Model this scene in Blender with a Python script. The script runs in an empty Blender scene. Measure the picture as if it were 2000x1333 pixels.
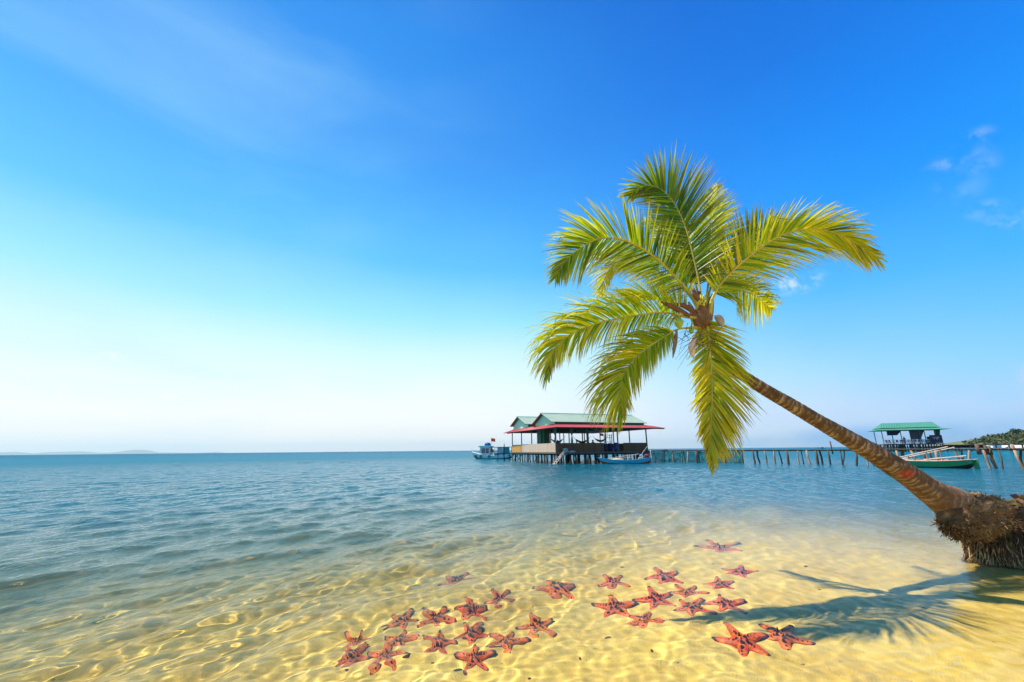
import bpy, bmesh, math, random
import numpy as np
from mathutils import Vector, Matrix, noise

# ------------------------------------------------------------------ camera
scene = bpy.context.scene
EYE = 1.5
F_PX = 833.0
PITCH = math.atan(213 / 833)
ROLL = math.radians(0.55)
camd = bpy.data.cameras.new('camera')
camd.sensor_width = 36
camd.lens = 36 * F_PX / 2000
camd.clip_start = 0.05
camd.clip_end = 60000
cam = bpy.data.objects.new('camera', camd)
scene.collection.objects.link(cam)
_fw = Vector((0, math.cos(PITCH), math.sin(PITCH)))
_r = Vector((1, 0, 0)); _u = _r.cross(_fw)
_c, _s = math.cos(ROLL), math.sin(ROLL)
CR = _c * _r - _s * _u
CU = _s * _r + _c * _u
cam.matrix_world = Matrix(((CR.x, CU.x, -_fw.x, 0), (CR.y, CU.y, -_fw.y, 0), (CR.z, CU.z, -_fw.z, EYE), (0, 0, 0, 1)))
scene.camera = cam

def gnd(px, py, z=0.0):
    """world point seen at photo pixel (2000 wide) on the level z"""
    d = (px - 1000) * CR - (py - 666.5) * CU + F_PX * _fw
    return Vector((0, 0, EYE)) + d * ((z - EYE) / d.z)
def at(px, py, Y):
    d = (px - 1000) * CR - (py - 666.5) * CU + F_PX * _fw
    return Vector((0, 0, EYE)) + d * (Y / d.y)

# ------------------------------------------------------------------ world and sun
SUN_AZ = math.radians(-66)      # from +Y, negative = to the left
SUN_EL = math.radians(63)
SDIR = Vector((math.sin(SUN_AZ) * math.cos(SUN_EL), math.cos(SUN_AZ) * math.cos(SUN_EL), math.sin(SUN_EL)))
world = bpy.data.worlds.new('World'); scene.world = world
world.use_nodes = True
nt = world.node_tree; nt.nodes.clear()
class NB:
    """tiny node-graph helper"""
    def __init__(s, nt): s.nt = nt
    def n(s, t, **k):
        o = s.nt.nodes.new(t)
        for a, b in k.items(): setattr(o, a, b)
        return o
    def link(s, a, b): s.nt.links.new(a, b)
    def put(s, sock, v):
        if isinstance(v, bpy.types.NodeSocket): s.link(v, sock)
        elif v is not None: sock.default_value = v
    def math(s, op, a, b=None, c=None, clamp=False):
        m = s.n('ShaderNodeMath', operation=op, use_clamp=clamp)
        s.put(m.inputs[0], a); s.put(m.inputs[1], b); s.put(m.inputs[2], c)
        return m.outputs[0]
    def vmath(s, op, a, b=None):
        m = s.n('ShaderNodeVectorMath', operation=op)
        s.put(m.inputs[0], a); s.put(m.inputs[1], b)
        return m.outputs[0]
    def maprange(s, v, a, b, c=0.0, d=1.0, kind='LINEAR'):
        m = s.n('ShaderNodeMapRange', interpolation_type=kind)
        s.put(m.inputs['Value'], v)
        for k, x in zip((1, 2, 3, 4), (a, b, c, d)): m.inputs[k].default_value = x
        return m.outputs[0]
    def ramp(s, fac, stops, interp='LINEAR'):
        r = s.n('ShaderNodeValToRGB'); s.put(r.inputs[0], fac)
        cr = r.color_ramp; cr.interpolation = interp
        while len(cr.elements) > 1: cr.elements.remove(cr.elements[-1])
        cr.elements[0].position = stops[0][0]; cr.elements[0].color = (*stops[0][1], 1)
        for p, c in stops[1:]:
            e = cr.elements.new(p); e.color = (*c, 1)
        return r.outputs[0]
    def mix(s, fac, a, b, mode='MIX'):
        m = s.n('ShaderNodeMix', data_type='RGBA', blend_type=mode)
        s.put(m.inputs[0], fac)
        for i, v in ((6, a), (7, b)):
            if isinstance(v, tuple) and len(v) == 3: v = (*v, 1)
            s.put(m.inputs[i], v)
        return m.outputs[2]
    def noise(s, vec, scale, detail=3, rough=0.5, dist=0.0, out=0):
        m = s.n('ShaderNodeTexNoise'); s.put(m.inputs['Vector'], vec)
        m.inputs['Scale'].default_value = scale; m.inputs['Detail'].default_value = detail
        m.inputs['Roughness'].default_value = rough; m.inputs['Distortion'].default_value = dist
        return m.outputs[out]
    def mapping(s, vec, loc=(0, 0, 0), rot=(0, 0, 0), scale=(1, 1, 1)):
        m = s.n('ShaderNodeMapping'); s.put(m.inputs[0], vec)
        m.inputs[1].default_value = loc; m.inputs[2].default_value = rot; m.inputs[3].default_value = scale
        return m.outputs[0]

def lin(r, g, b):
    f = lambda v: (v / 255 / 12.92) if v / 255 <= 0.04045 else ((v / 255 + 0.055) / 1.055) ** 2.4
    return (f(r), f(g), f(b))

g = NB(nt)
tc = g.n('ShaderNodeTexCoord')
dirv = g.vmath('NORMALIZE', tc.outputs['Generated'])
sx = g.n('ShaderNodeSeparateXYZ'); g.link(dirv, sx.inputs[0])
el = g.math('DIVIDE', g.math('ARCSINE', sx.outputs[2]), math.pi / 2)           # 0..1 horizon to zenith
az = g.math('DIVIDE', g.math('ARCTAN2', sx.outputs[0], sx.outputs[1]), math.pi)     # -1..1, 0 = ahead
warp = g.noise(dirv, 1.3, 3, 0.5)
el2 = g.math('ADD', el, g.math('MULTIPLY', g.math('SUBTRACT', warp, 0.5), 0.05))
right = g.ramp(el2, [(0.0, lin(165, 205, 250)), (0.045, lin(165, 212, 255)), (0.09, lin(132, 210, 255)), (0.14, lin(98, 195, 255)), (0.19, lin(65, 180, 255)),
                     (0.29, lin(14, 150, 255)), (0.377, lin(0, 132, 242)), (0.45, lin(0, 118, 228)), (0.7, lin(0, 88, 196)), (1.0, lin(0, 80, 180))])
left = g.ramp(el2, [(0.0, lin(253, 250, 244)), (0.05, lin(252, 255, 254)), (0.09, lin(240, 255, 255)), (0.14, lin(212, 250, 255)), (0.19, lin(162, 235, 255)), (0.27, lin(98, 198, 255)),
                    (0.357, lin(74, 174, 250)), (0.42, lin(58, 156, 244)), (0.54, lin(34, 142, 236)), (0.62, lin(14, 120, 222)), (1.0, lin(4, 80, 180))])
azw = g.math('ADD', az, g.math('MULTIPLY', g.math('SUBTRACT', g.noise(dirv, 2.1, 3, 0.55), 0.5), 0.12))
# the white glare round the horizon reaches further to the right than it does high up
azs = g.math('SUBTRACT', azw, g.math('MULTIPLY', g.math('SUBTRACT', 0.16, el, clamp=False), 0.20))
m1 = g.maprange(azs, -0.08, 0.31, 1.0, 0.0, 'SMOOTHSTEP')
back = g.maprange(g.math('ABSOLUTE', az), 0.5, 0.9, 1.0, 0.35, 'SMOOTHSTEP')
sky = g.mix(g.math('MULTIPLY', m1, back), right, left)
# thin high streaks and small puffs
mp = g.mapping(dirv, rot=(0.0, math.radians(-38), 0.2), scale=(1.2, 1.2, 4.5))
streak = g.maprange(g.noise(mp, 1.6, 5, 0.55, 0.4), 0.44, 0.78, 0.0, 0.38)
sky = g.mix(g.math('MULTIPLY', streak, g.maprange(az, 0.02, -0.2, 0.0, 1.0)), sky, lin(165, 222, 255))
def puff(px, py, rx, ry, amt, sc, col):
    d = (gnd_dir(px, py)).normalized()
    dv = g.vmath('SUBTRACT', dirv, tuple(d))
    rv = Vector((d.y, -d.x, 0)).normalized(); uv = rv.cross(d)
    def dot(v):
        m = g.n('ShaderNodeVectorMath', operation='DOT_PRODUCT'); g.link(dv, m.inputs[0]); m.inputs[1].default_value = tuple(v)
        return m.outputs['Value']
    a = g.math('DIVIDE', dot(rv), rx); b = g.math('DIVIDE', dot(uv), ry)
    rr = g.math('SQRT', g.math('ADD', g.math('MULTIPLY', a, a), g.math('MULTIPLY', b, b)))
    w = g.maprange(rr, 0.1, 1.0, 1.0, 0.0, 'SMOOTHSTEP')
    nz = g.maprange(g.noise(g.mapping(dirv, loc=(px * .01, 0, 0)), sc, 5, 0.6), 0.44, 0.66, 0.0, 1.0, 'SMOOTHSTEP')
    return g.math('MULTIPLY', g.math('MULTIPLY', w, nz), amt), col
def gnd_dir(px, py):
    return (px - 1000) * CR - (py - 666.5) * CU + F_PX * _fw
for args in ((1852, 318, .040, .022, .42, 30, lin(150, 195, 255)), (1912, 318, .03, .035, .38, 30, lin(150, 195, 255)), (1875, 368, .045, .035, .34, 24, lin(140, 195, 255)),
             (1925, 410, .03, .02, .4, 40, lin(175, 210, 255)), (1985, 425, .05, .03, .4, 30, lin(175, 210, 255)),
             (1555, 552, .06, .03, .8, 40, lin(215, 235, 255)), (1930, 760, .30, .05, .6, 12, lin(205, 220, 250)), (1700, 800, .45, .04, .45, 9, lin(200, 220, 252)), (1900, 852, .34, .035, 1.6, 3, lin(112, 178, 246)), (1960, 850, .22, .05, 1.0, 4, lin(112, 178, 246)), (1560, 866, .30, .018, 1.2, 3, lin(140, 196, 250)),
             (365, 782, .09, .018, 1.3, 30, lin(255, 248, 246)), (228, 790, .05, .018, 1.0, 30, lin(255, 246, 246)), (105, 776, .03, .015, .9, 40, lin(255, 246, 246)),
             (215, 698, .03, .012, .9, 40, lin(246, 252, 252)), (520, 805, .04, .015, .8, 40, lin(252, 246, 246)), (1900, 270, .03, .02, .5, 40, lin(170, 205, 255))):
    f, col = puff(*args)
    sky = g.mix(f, sky, col)
# a share of the physical sky keeps the dome's light believable
ns = g.n('ShaderNodeTexSky', sky_type='NISHITA', sun_disc=False, sun_elevation=SUN_EL, sun_rotation=SUN_AZ)
bg = g.n('ShaderNodeBackground'); g.link(sky, bg.inputs[0]); bg.inputs[1].default_value = 0.77
bg2 = g.n('ShaderNodeBackground'); g.link(ns.outputs[0], bg2.inputs[0]); bg2.inputs[1].default_value = 0.06
ms = g.n('ShaderNodeMixShader'); ms.inputs[0].default_value = 0.05
g.link(bg.outputs[0], ms.inputs[1]); g.link(bg2.outputs[0], ms.inputs[2])
wo = g.n('ShaderNodeOutputWorld'); g.link(ms.outputs[0], wo.inputs[0])

sund = bpy.data.lights.new('sun', 'SUN'); sund.energy = 5.0; sund.angle = math.radians(0.5); sund.color = (1.0, 0.95, 0.86)
suno = bpy.data.objects.new('sun', sund); scene.collection.objects.link(suno)
suno.rotation_euler = SDIR.to_track_quat('Z', 'Y').to_euler()
sund.cycles.is_caustics_light = True

vs = scene.view_settings
vs.view_transform = 'Standard'; vs.look = 'None'; vs.exposure = 0.5; vs.gamma = 1.0; vs.use_curve_mapping = False
cy = scene.cycles
cy.use_denoising = True
cy.max_bounces = 10; cy.transmission_bounces = 8; cy.transparent_max_bounces = 24; cy.diffuse_bounces = 3; cy.glossy_bounces = 3
cy.caustics_reflective = False; cy.caustics_refractive = True
cy.sample_clamp_indirect = 4.0
cy.blur_glossy = 0.5

# ------------------------------------------------------------------ helpers
COL = scene.collection
def lk(o, parent=None):
    COL.objects.link(o)
    if parent is not None: o.parent = parent
    return o
def mk(name, verts, faces, mats, parent=None, smooth=False, mi=None):
    me = bpy.data.meshes.new(name)
    me.from_pydata([tuple(v) for v in verts], [], faces)
    for m in (mats if isinstance(mats, (list, tuple)) else [mats]): me.materials.append(m)
    if mi is not None: me.polygons.foreach_set('material_index', mi)
    if smooth: me.polygons.foreach_set('use_smooth', [True] * len(me.polygons))
    me.update()
    return lk(bpy.data.objects.new(name, me), parent)
def npmesh(name, co, quads, mat, smooth=True):
    me = bpy.data.meshes.new(name)
    n, q = len(co), len(quads)
    me.vertices.add(n); me.vertices.foreach_set('co', co.astype(np.float32).ravel())
    me.loops.add(q * 4); me.loops.foreach_set('vertex_index', quads.astype(np.int32).ravel())
    me.polygons.add(q); me.polygons.foreach_set('loop_start', np.arange(0, q * 4, 4, dtype=np.int32))
    me.polygons.foreach_set('use_smooth', np.full(q, smooth))
    me.update(calc_edges=True); me.validate()
    me.materials.append(mat)
    return lk(bpy.data.objects.new(name, me))
def tag(o, label=None, cat=None, group=None, kind=None):
    if label: o['label'] = label
    if cat: o['category'] = cat
    if group: o['group'] = group
    if kind: o['kind'] = kind
    return o
def empty(name, loc, rz=0.0):
    o = bpy.data.objects.new(name, None); o.location = loc; o.rotation_euler = (0, 0, rz)
    o.empty_display_size = 0.3
    return lk(o)
def mat(name):
    m = bpy.data.materials.new(name); m.use_nodes = True
    m.node_tree.nodes.clear()
    g = NB(m.node_tree)
    out = g.n('ShaderNodeOutputMaterial')
    return m, g, out

# ------------------------------------------------------------------ sea floor and water
SHN = np.array([-0.7071, 0.7071]); SHP = np.array([6.9, 5.3])
def shore_s(x, y):
    return (x - SHP[0]) * SHN[0] + (y - SHP[1]) * SHN[1]
def floor_z(x, y):
    s = shore_s(x, y)
    s = s + 0.022 * np.clip(y - 9, 0, 1e9) ** 2 / (1 + 0.002 * np.clip(y - 9, 0, 1e9) ** 1.0) + 0.35 * np.sin(0.55 * (x + y) + 1.0) + 0.2 * np.sin(1.3 * (x + y))
    d = 0.03 + 0.050 * s + 0.014 * np.clip(s - 4, 0, 60) ** 1.5
    d = np.clip(d, -1.2, 12)
    z = -d
    rip = 0.016 * np.sin(9 * x + 2.2 * np.sin(1.7 * y) + 1.1 * np.sin(3.1 * y + x)) * np.sin(5.2 * y + 1.5 * np.sin(2.3 * x))
    rip += 0.011 * np.sin(21 * (0.8 * x - .35 * y) + 2.4 * np.sin(3.3 * y + 1) + 1.4 * np.sin(4.1 * x)) * (0.5 + .5 * np.sin(1.9 * x + 2.7 * y))
    fade = np.clip(1 - (np.hypot(x, y) - 10) / 12, 0, 1)
    return z + rip * fade
def wave_z(x, y):
    """water level: swell toward the beach, smaller crossing ripples near the shore"""
    r = np.hypot(x, y)
    s = shore_s(x, y)
    z = np.zeros_like(x)
    rng = np.random.RandomState(4)
    sh = np.clip(s / 6, 0.20, 1)                 # swell dies out in the shallows
    for i in range(26):
        lam = 0.28 * 1.16 ** i if i < 16 else 0.09 * 1.13 ** (i - 16)
        th = math.radians(-28) + rng.normal(0, 0.26 if i < 16 else 0.75)
        k = 2 * math.pi / lam; ph = rng.uniform(0, 6.28)
        wob = 0.30 * lam * np.sin((x * -math.sin(th) + y * math.cos(th)) * 2 * math.pi / (lam * rng.uniform(3, 6)) + rng.uniform(0, 6))
        a = lam * (0.0080 if i < 16 else 0.0062)
        vis = np.clip(lam / (r * 0.012) - 1.0, 0, 1)
        if i < 16: a = a * sh
        if lam > 1.5: a = a * (1.5 / lam) ** 0.8
        z += a * vis * np.sin(k * (x * math.cos(th) + y * math.sin(th) + wob) + ph)
    return z
def polar(r0, r1, ratio, a0, a1, da):
    rs = [r0]
    while rs[-1] < r1: rs.append(rs[-1] * ratio)
    rs = np.array(rs); an = np.arange(a0, a1 + da / 2, da)
    R, A = np.meshgrid(rs, an, indexing='ij')
    x = R * np.sin(A); y = R * np.cos(A)
    nr, na = R.shape
    idx = np.arange(nr * na).reshape(nr, na)
    q = np.stack([idx[:-1, :-1], idx[:-1, 1:], idx[1:, 1:], idx[1:, :-1]], -1).reshape(-1, 4)
    return x.ravel(), y.ravel(), q

m_sand, g, out = mat('wet_sand')
geo = g.n('ShaderNodeNewGeometry'); P = geo.outputs['Position']
n1 = g.noise(P, 1.1, 4, 0.6); n2 = g.noise(P, 9, 5, 0.65); n3 = g.noise(P, 160, 2, 0.5)
base = g.ramp(n1, [(0.3, (0.68, 0.42, 0.06)), (0.5, (0.84, 0.57, 0.10)), (0.7, (0.90, 0.66, 0.16))])
base = g.mix(g.maprange(n2, 0.35, 0.65, 0.0, 0.35), base, (0.55, 0.33, 0.07))
base = g.mix(g.maprange(n3, 0.3, 0.7, 0.0, 0.25), base, (0.92, 0.74, 0.32))
# weed and broken shell patches
weed = g.maprange(g.noise(P, 0.8, 6, 0.7, 0.3), 0.60, 0.70, 0.0, 0.55)
base = g.mix(weed, base, (0.16, 0.13, 0.03))
speck = g.maprange(g.noise(P, 15, 3, 0.6), 0.70, 0.76, 0.0, 0.75)
base = g.mix(speck, base, (0.10, 0.07, 0.03))
b = g.n('ShaderNodeBsdfPrincipled'); g.put(b.inputs['Base Color'], base); b.inputs['Roughness'].default_value = 0.9
b.inputs['Specular IOR Level'].default_value = 0.2
bp = g.n('ShaderNodeBump'); bp.inputs['Strength'].default_value = 0.5; bp.inputs['Distance'].default_value = 0.02
g.put(bp.inputs['Height'], g.noise(P, 26, 5, 0.6)); g.link(bp.outputs[0], b.inputs['Normal'])
g.link(b.outputs[0], out.inputs[0])

m_water, g, out = mat('sea_water')
geo = g.n('ShaderNodeNewGeometry'); P = geo.outputs['Position']
sp = g.n('ShaderNodeSeparateXYZ'); g.link(P, sp.inputs[0])
s_ = g.math('ADD', g.math('MULTIPLY', g.math('SUBTRACT', sp.outputs[0], float(SHP[0])), float(SHN[0])), g.math('MULTIPLY', g.math('SUBTRACT', sp.outputs[1], float(SHP[1])), float(SHN[1])))
s_ = g.math('ADD', s_, g.math('MULTIPLY', g.math('SUBTRACT', g.noise(P, 0.35, 4, 0.6), 0.5), 3.0))
dist = g.math('SQRT', g.math('ADD', g.math('MULTIPLY', sp.outputs[0], sp.outputs[0]), g.math('MULTIPLY', sp.outputs[1], sp.outputs[1])))
# silt and depth, then plain distance from the viewer: how much of the light comes back from the water itself
body = g.ramp(g.maprange(s_, 0.0, 60.0, 0.0, 1.0), [(0.0, (0, 0, 0)), (0.060, (.02,) * 3), (0.092, (.27,) * 3), (0.16, (.70,) * 3), (0.32, (.85,) * 3), (0.6, (1,) * 3)])
body = g.math('MAXIMUM', body, g.maprange(g.math('ADD', dist, g.math('MULTIPLY', g.math('SUBTRACT', g.noise(P, .5, 4, .6), .5), 3.0)), 6.0, 19.0, 0.0, 0.96, 'SMOOTHSTEP'))
bcol = g.ramp(g.maprange(dist, 5.0, 600.0, 0.0, 1.0), [(0.0, (0.040, 0.095, 0.060)), (0.02, (0.014, 0.090, 0.105)), (0.06, (0.003, 0.10, 0.14)), (0.2, (0.0, 0.13, 0.19)), (1.0, (0.0, 0.10, 0.17))])
# fine wind ripples that are too small for the mesh
def rip(scale, stretch, rot, detail=3):
    return g.noise(g.mapping(P, rot=(0, 0, math.radians(rot)), scale=(stretch, 1, 1)), scale, detail, 0.6)
h1 = rip(9, 2.5, 25); h2 = rip(2.2, 2.2, 15); h3 = rip(.5, 2.5, 20, 4)
wnear = g.maprange(dist, 4, 10, 0.0, 1.0)
hh = g.math('ADD', g.math('MULTIPLY', g.math('MULTIPLY', h1, wnear), 0.022), g.math('ADD', g.math('MULTIPLY', g.math('MULTIPLY', h2, g.maprange(dist, 8, 25, 0, 1)), 0.12), g.math('MULTIPLY', g.math('MULTIPLY', h3, g.maprange(dist, 30, 90, 0, 1)), 0.50)))
hh = g.math('ADD', hh, g.math('MULTIPLY', g.math('MULTIPLY', rip(.09, 2.5, 20, 4), g.maprange(dist, 100, 400, 0, 1)), 3.0))
bp = g.n('ShaderNodeBump'); bp.inputs['Strength'].default_value = 1.0; bp.inputs['Distance'].default_value = 1.0
g.put(bp.inputs['Height'], hh)
fr = g.n('ShaderNodeFresnel'); fr.inputs[0].default_value = 1.33; g.link(bp.outputs[0], fr.inputs[1])
gl = g.n('ShaderNodeBsdfGlossy'); gl.inputs['Roughness'].default_value = 0.04; g.link(bp.outputs[0], gl.inputs['Normal'])
gl.inputs['Color'].default_value = (0.95, 0.97, 1, 1)
rf = g.n('ShaderNodeBsdfRefraction'); rf.inputs['IOR'].default_value = 1.33; rf.inputs['Roughness'].default_value = 0.0
rf.inputs['Color'].default_value = (1.0, 1.0, 0.96, 1)
df = g.n('ShaderNodeBsdfDiffuse'); g.link(bcol, df.inputs[0]); g.link(bp.outputs[0], df.inputs['Normal'])
mA = g.n('ShaderNodeMixShader'); g.link(body, mA.inputs[0]); g.link(rf.outputs[0], mA.inputs[1]); g.link(df.outputs[0], mA.inputs[2])
mB = g.n('ShaderNodeMixShader'); g.link(g.math('MULTIPLY', fr.outputs[0], g.math('MULTIPLY', g.maprange(dist, 4, 9, .5, 1.0), g.maprange(g.math('ABSOLUTE', g.math('SUBTRACT', dist, 18)), 6, 90, 1.0, 0.42))), mB.inputs[0]); g.link(mA.outputs[0], mB.inputs[1]); g.link(gl.outputs[0], mB.inputs[2])
g.link(mB.outputs[0], out.inputs[0])

x, y, q = polar(1.2, 46000, 1.0042, math.radians(-100), math.radians(100), 0.0046)
# thin out the far rings: they are long and need no detail
WATER_R = 60
def sheet(name, zf, m, r0, r1, ratio, da, ang=180):
    x, y, q = polar(r0, r1, ratio, math.radians(-ang), math.radians(ang), da)
    return npmesh(name, np.stack([x, y, zf(x, y)], -1), q, m)
def joined(name, zf, m, near_ratio, near_da, front, r_mid):
    """one sheet: a fine fan in front of the camera, coarse rings round it out to the horizon"""
    a = math.radians(front)
    parts = [polar(1.6, r_mid, near_ratio, -a, a, near_da)]
    rr = 1.6 * near_ratio ** math.ceil(math.log(r_mid / 1.6) / math.log(near_ratio))
    parts.append(polar(rr, 50000, 1.06, -a, a, near_da * 8))
    parts.append(polar(0.02, 50000, 1.06, a, 2 * math.pi - a, math.radians(2)))
    parts.append(polar(0.02, 1.6, 1.3, -a, a, math.radians(2)))
    X, Y, Q, o = [], [], [], 0
    for x, y, q in parts:
        X.append(x); Y.append(y); Q.append(q + o); o += len(x)
    X = np.concatenate(X); Y = np.concatenate(Y); Q = np.concatenate(Q)
    return npmesh(name, np.stack([X, Y, zf(X, Y)], -1), Q, m)
sea = joined('sea_water', wave_z, m_water, 1.0040, 0.0044, 66, 70)
tag(sea, kind='structure')
seabed = joined('sea_floor', floor_z, m_sand, 1.009, 0.009, 66, 40)
tag(seabed, kind='structure')
sea.cycles.is_caustics_caster = True
seabed.cycles.is_caustics_receiver = True

# ------------------------------------------------------------------ mesh builder
class MB:
    def __init__(s): s.v = []; s.f = []; s.mi = []
    def add(s, v, f, mi=0):
        o = len(s.v); s.v += [tuple(p) for p in v]; s.f += [tuple(i + o for i in q) for q in f]; s.mi += [mi] * len(f)
    def box(s, c, sz, mi=0, rz=0.0):
        hx, hy, hz = sz[0] / 2, sz[1] / 2, sz[2] / 2
        cc, ss = math.cos(rz), math.sin(rz)
        v = []
        for dz in (-hz, hz):
            for dx, dy in ((-hx, -hy), (hx, -hy), (hx, hy), (-hx, hy)):
                v.append((c[0] + dx * cc - dy * ss, c[1] + dx * ss + dy * cc, c[2] + dz))
        s.add(v, [(0, 3, 2, 1), (4, 5, 6, 7), (0, 1, 5, 4), (1, 2, 6, 5), (2, 3, 7, 6), (3, 0, 4, 7)], mi)
    def span(s, a, b, mi=0):
        s.box([(a[i] + b[i]) / 2 for i in range(3)], [abs(b[i] - a[i]) for i in range(3)], mi)
    def tube(s, pts, radii, n=8, mi=0, cap=True, squash=None):
        pts = [Vector(p) for p in pts]
        if not isinstance(radii, (list, tuple)): radii = [radii] * len(pts)
        V, Fc = [], []
        up = Vector((0.13, 0.21, 1)).normalized()
        t0 = (pts[-1] - pts[0]).normalized() if (pts[-1] - pts[0]).length > 1e-6 else Vector((0, 0, 1))
        if abs(t0.dot(up)) > 0.92: up = Vector((1, 0.1, 0)).normalized()
        for i, p in enumerate(pts):
            t = (pts[min(i + 1, len(pts) - 1)] - pts[max(i - 1, 0)]).normalized()
            a = t.cross(up).normalized(); b = a.cross(t)
            for k in range(n):
                q = 2 * math.pi * k / n
                V.append(p + (a * math.cos(q) + b * math.sin(q)) * radii[i])
        for i in range(len(pts) - 1):
            for k in range(n):
                k2 = (k + 1) % n
                Fc.append((i * n + k, i * n + k2, (i + 1) * n + k2, (i + 1) * n + k))
        if cap:
            Fc.append(tuple(range(n))[::-1]); Fc.append(tuple((len(pts) - 1) * n + k for k in range(n)))
        s.add(V, Fc, mi)
    def lathe(s, c, prof, n=14, mi=0, sx=1.0, sy=1.0):
        V, Fc = [], []
        for r, z in prof:
            for k in range(n):
                q = 2 * math.pi * k / n
                V.append((c[0] + r * math.cos(q) * sx, c[1] + r * math.sin(q) * sy, c[2] + z))
        for i in range(len(prof) - 1):
            for k in range(n):
                k2 = (k + 1) % n
                Fc.append((i * n + k, i * n + k2, (i + 1) * n + k2, (i + 1) * n + k))
        Fc.append(tuple(range(n))[::-1]); Fc.append(tuple((len(prof) - 1) * n + k for k in range(n)))
        s.add(V, Fc, mi)
    def prism(s, poly, a, b, mi=0, axis='x'):
        """poly of (p, q) extruded along an axis from a to b"""
        def P(t, p, q): return {'x': (t, p, q), 'y': (p, t, q), 'z': (p, q, t)}[axis]
        n = len(poly)
        V = [P(a, *p) for p in poly] + [P(b, *p) for p in poly]
        Fc = [tuple(range(n)), tuple(range(2 * n - 1, n - 1, -1))] + [(k, k + n, (k + 1) % n + n, (k + 1) % n) for k in range(n)]
        s.add(V, Fc, mi)
    def corr(s, p00, p10, p11, p01, pitch=0.25, amp=0.02, mi=0, rows=3):
        """corrugated sheet, waves across p00->p10, running up p00->p01; closed with a thin underside"""
        p00, p10, p11, p01 = map(Vector, (p00, p10, p11, p01))
        nrm = (p10 - p00).cross(p01 - p00).normalized()
        if nrm.z < 0: nrm = -nrm
        W = max((p10 - p00).length, (p11 - p01).length)
        nc = max(4, int(W / pitch * 6)); V, Fc = [], []
        for lay in (0, 1):
            for j in range(rows):
                v = j / (rows - 1)
                a = p00.lerp(p01, v); b = p10.lerp(p11, v)
                for i in range(nc + 1):
                    u = i / nc
                    p = a.lerp(b, u)
                    x = (p - p00).dot((p10 - p00).normalized())
                    V.append(p + nrm * (amp * math.sin(2 * math.pi * x / pitch) - 0.012 * lay))
        st = rows * (nc + 1)
        for j in range(rows - 1):
            for i in range(nc):
                q = j * (nc + 1) + i
                Fc.append((q, q + 1, q + nc + 2, q + nc + 1)); Fc.append((st + q, st + q + nc + 1, st + q + nc + 2, st + q + 1))
        for i in range(nc):
            Fc.append((i, st + i, st + i + 1, i + 1))
        s.add(V, Fc, mi)
    def build(s, name, mats, parent=None, smooth=False):
        return mk(name, s.v, s.f, mats, parent, smooth, s.mi)

_mc = {}
def pm(name, col, rough=0.7, col2=None, scale=3.0, amt=0.5, stretch=(1, 1, 1), metal=0.0, spec=0.4, bump=0.0, coord='Object', detail=4):
    """plain procedural material: two tones mixed by stretched noise"""
    if name in _mc: return _mc[name]
    m, g, out = mat(name)
    tc = g.n('ShaderNodeTexCoord')
    v = g.mapping(tc.outputs[coord], scale=stretch)
    nz = g.noise(v, scale, detail, 0.6)
    c2 = col2 if col2 else tuple(c * 0.6 for c in col)
    c = g.mix(g.maprange(nz, 0.38, 0.66, 0.0, amt), col, c2)
    b = g.n('ShaderNodeBsdfPrincipled'); g.put(b.inputs['Base Color'], c)
    b.inputs['Roughness'].default_value = rough; b.inputs['Metallic'].default_value = metal
    b.inputs['Specular IOR Level'].default_value = spec
    if bump:
        bp = g.n('ShaderNodeBump'); bp.inputs['Strength'].default_value = 0.6; bp.inputs['Distance'].default_value = bump
        g.put(bp.inputs['Height'], nz); g.link(bp.outputs[0], b.inputs['Normal'])
    g.link(b.outputs[0], out.inputs[0])
    _mc[name] = m
    return m
def boards(name, col, col2, pitch=0.12, axis=0, rough=0.8):
    """boards side by side: each board its own tone, a dark gap between them"""
    if name in _mc: return _mc[name]
    m, g, out = mat(name)
    tc = g.n('ShaderNodeTexCoord'); sp = g.n('ShaderNodeSeparateXYZ'); g.link(tc.outputs['Object'], sp.inputs[0])
    t = g.math('DIVIDE', g.math('ADD', sp.outputs[0], sp.outputs[1]) if axis == 2 else sp.outputs[axis], pitch)
    fl = g.math('FLOOR', t); fr = g.math('FRACT', t)
    wn = g.n('ShaderNodeTexWhiteNoise', noise_dimensions='1D'); g.link(fl, wn.inputs['W'])
    c = g.mix(wn.outputs['Value'], col, col2)
    gr = g.noise(g.mapping(tc.outputs['Object'], scale=(8, 8, 1)), 3, 4, 0.6)
    c = g.mix(g.maprange(gr, 0.4, 0.7, 0, 0.45), c, tuple(x * 0.45 for x in col))
    gap = g.math('LESS_THAN', fr, 0.12)
    c = g.mix(gap, c, tuple(x * 0.12 for x in col))
    b = g.n('ShaderNodeBsdfPrincipled'); g.put(b.inputs['Base Color'], c); b.inputs['Roughness'].default_value = rough
    g.link(b.outputs[0], out.inputs[0]); _mc[name] = m
    return m

def spline(pts, n):
    """Catmull-Rom through the points, n samples"""
    P = [Vector(p) for p in pts]; P = [P[0] * 2 - P[1]] + P + [P[-1] * 2 - P[-2]]
    dense = []
    for i in range(1, len(P) - 2):
        for k in range(16):
            t = k / 16; a, b, c, d = P[i - 1], P[i], P[i + 1], P[i + 2]
            dense.append(0.5 * ((2 * b) + (c - a) * t + (2 * a - 5 * b + 4 * c - d) * t * t + (3 * b - a - 3 * c + d) * t ** 3))
    dense.append(P[-2])
    L = [0.0]
    for i in range(1, len(dense)): L.append(L[-1] + (dense[i] - dense[i - 1]).length)
    out = []
    j = 0
    for k in range(n):
        s = L[-1] * k / (n - 1)
        while j < len(L) - 2 and L[j + 1] < s: j += 1
        u = (s - L[j]) / max(1e-9, L[j + 1] - L[j])
        out.append(dense[j].lerp(dense[j + 1], min(1, max(0, u))))
    return out, L[-1]

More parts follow.
